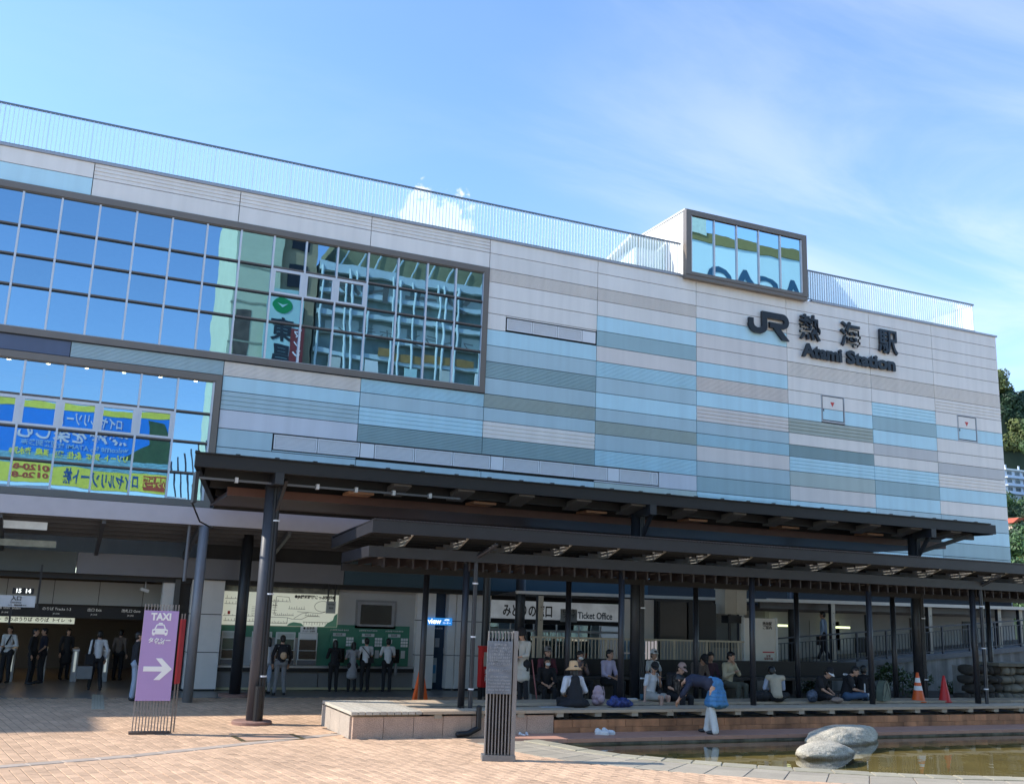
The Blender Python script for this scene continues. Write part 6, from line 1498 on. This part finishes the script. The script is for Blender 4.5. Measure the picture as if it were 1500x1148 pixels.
person('dark clothed person half hidden behind a pergola post near the green bag', dkp(1284,1027,DK,.5), 2.2, pose('floor'), bk, bk, 1.17, hair='short', sleeve='long', shoes=dshoe, bulk=1.1)
# --- belongings
def lump(label, cat, name, loc, r, m_, seed=0, wr=.02, extra=None, rot=0):
    mb = MB(); mb.ell((0,0,r[2]*.9), r, None, 16, 10)
    if extra: 
        for c, rr_ in extra: mb.ell(c, rr_)
    o = add(name, remesh(mb, .018, m_, 1, wr, seed, 12), None, loc); o.rotation_euler = (0,0,rot); return tag(o, label, cat)
pat = mat('cloth_blue_pattern', (.02,.035,.15), .6, 0, .9, 14, bump=.3)
lump('crumpled dark blue patterned bag lying on the front bench', 'bag', 'blue_bag', dkp(910,1036,DK,.12), (.33,.15,.12), pat, 2, .03, [((.26,0,.07),(.16,.1,.07)), ((-.12,0,.17),(.13,.1,.10))])
pinkm = cloth('pink_bag', (.52,.38,.42))
rk = thing('pink_rucksack', 'pale pink rucksack standing beside the woman in the straw hat', 'rucksack', dkp(889,1034,DK,.45), .3)
q = MB()
for z, a, b in ((.07,.19,.13),(.18,.19,.125),(.29,.165,.11),(.36,.12,.08)): q.ell((0,0,z), (a,b,.10))
add('rucksack_body', remesh(q, .016, pinkm, 1, .012, 5, 14), rk); q = MB(); q.ell((0,-.12,.13), (.13,.06,.10)); add('front_pocket', remesh(q, .014, pinkm, 1, .006, 8, 14), rk)
q = MB(); 
for k in range(8): q.capsule((.20+.05*math.sin(k*PI/8), .02, .05+.045*k), (.20+.05*math.sin((k+1)*PI/8), .02, .05+.045*(k+1)), .014, .014, 6)
q.obj('bag_strap', pinkm, rk); q = MB()
for k in range(6): q.capsule((.05*math.cos(k*PI/6), 0, .43+.05*math.sin(k*PI/6)), (.05*math.cos((k+1)*PI/6), 0, .43+.05*math.sin((k+1)*PI/6)), .009, .009, 6)
q.obj('handle', bk, rk)
lump('black rucksack lying on the rear bench left of the beige waistcoat', 'rucksack', 'black_rucksack', dkp(1117,1027,DK,.1), (.36,.18,.15), bk, 7, .02)
lump('dark patterned bag standing before the crouching man', 'bag', 'patterned_bag', dkp(1190,1027,DK,.0), (.17,.12,.17), mat('cloth_dark_pattern', (.07,.09,.13), .7, 0, .9, 20), 8, .02)
lump('slumped tan cloth bag at the feet of the crouching man', 'bag', 'tan_bag', dkp(1222,1028,DK,-.1), (.22,.12,.08), cloth('taupe_bag', (.30,.22,.18)), 9, .02)
gb2 = thing('green_bag', 'round topped grey green bag right of the person behind the post', 'bag', dkp(1306,1027,DK,.3), .4)
sage = cloth('sage', (.13,.16,.12), .6); prof = [(-.27,0),(.27,0)]+[(.27*math.cos(t*PI/12), .16+.40*math.sin(t*PI/12)) for t in range(13)]
MB().prism(prof, 'y', -.10, .10).obj('bag_shell', sage, gb2); q = MB()
for t in range(12):
    for y in (-.105, .105): q.capsule((.27*math.cos(t*PI/12), y, .16+.40*math.sin(t*PI/12)), (.27*math.cos((t+1)*PI/12), y, .16+.40*math.sin((t+1)*PI/12)), .012, .012, 6)
q.capsule((-.18,-.108,.05),(.10,-.108,.50),.006,.006,5); q.capsule((.24,-.108,.05),(-.05,-.108,.52),.006,.006,5); q.obj('piping', mat('cloth_dark_green', (.05,.06,.05), .7), gb2)
sb = thing('snack_box', 'small pale food box on the rear bench by the young man', 'box', dkp(929,1026,DK,.1)); MB().box(-.14,.14,-.08,.08,0,.035).obj('box_tray', mat('snack', (.60,.48,.36), .7), sb); MB().box(-.12,.12,-.06,.06,.036,.06).obj('paper_lid', wh, sb)
tag(MB().lathe([(0,0),(.042,0),(.055,.15),(.050,.15),(.038,.01)], (0,0,0), 18).obj('paper_cup', mat('cup_blue', (.04,.12,.18), .5), None, True, dkp(942,1025,DK,.05)), 'small dark blue paper cup beside the young man in white', 'cup')
ps = thing('paper_sheet', 'flat pale paper sheet spread on the front bench beside the black pinafore', 'paper', dkp(815,1035,DK+.003)); MB().box(-.42,.42,-.12,.12,0,.004).obj('sheet', mat('paper_pale', (.5,.5,.5), .7), ps)
st2 = thing('loose_plank', 'short loose board lying on the rear platform left of the pylon', 'board', (11.6,-7.2,.56)); MB().box(-.35,.35,-.12,.12,0,.08).obj('board', plank, st2)
bpy.data.scenes.remove(TMP)
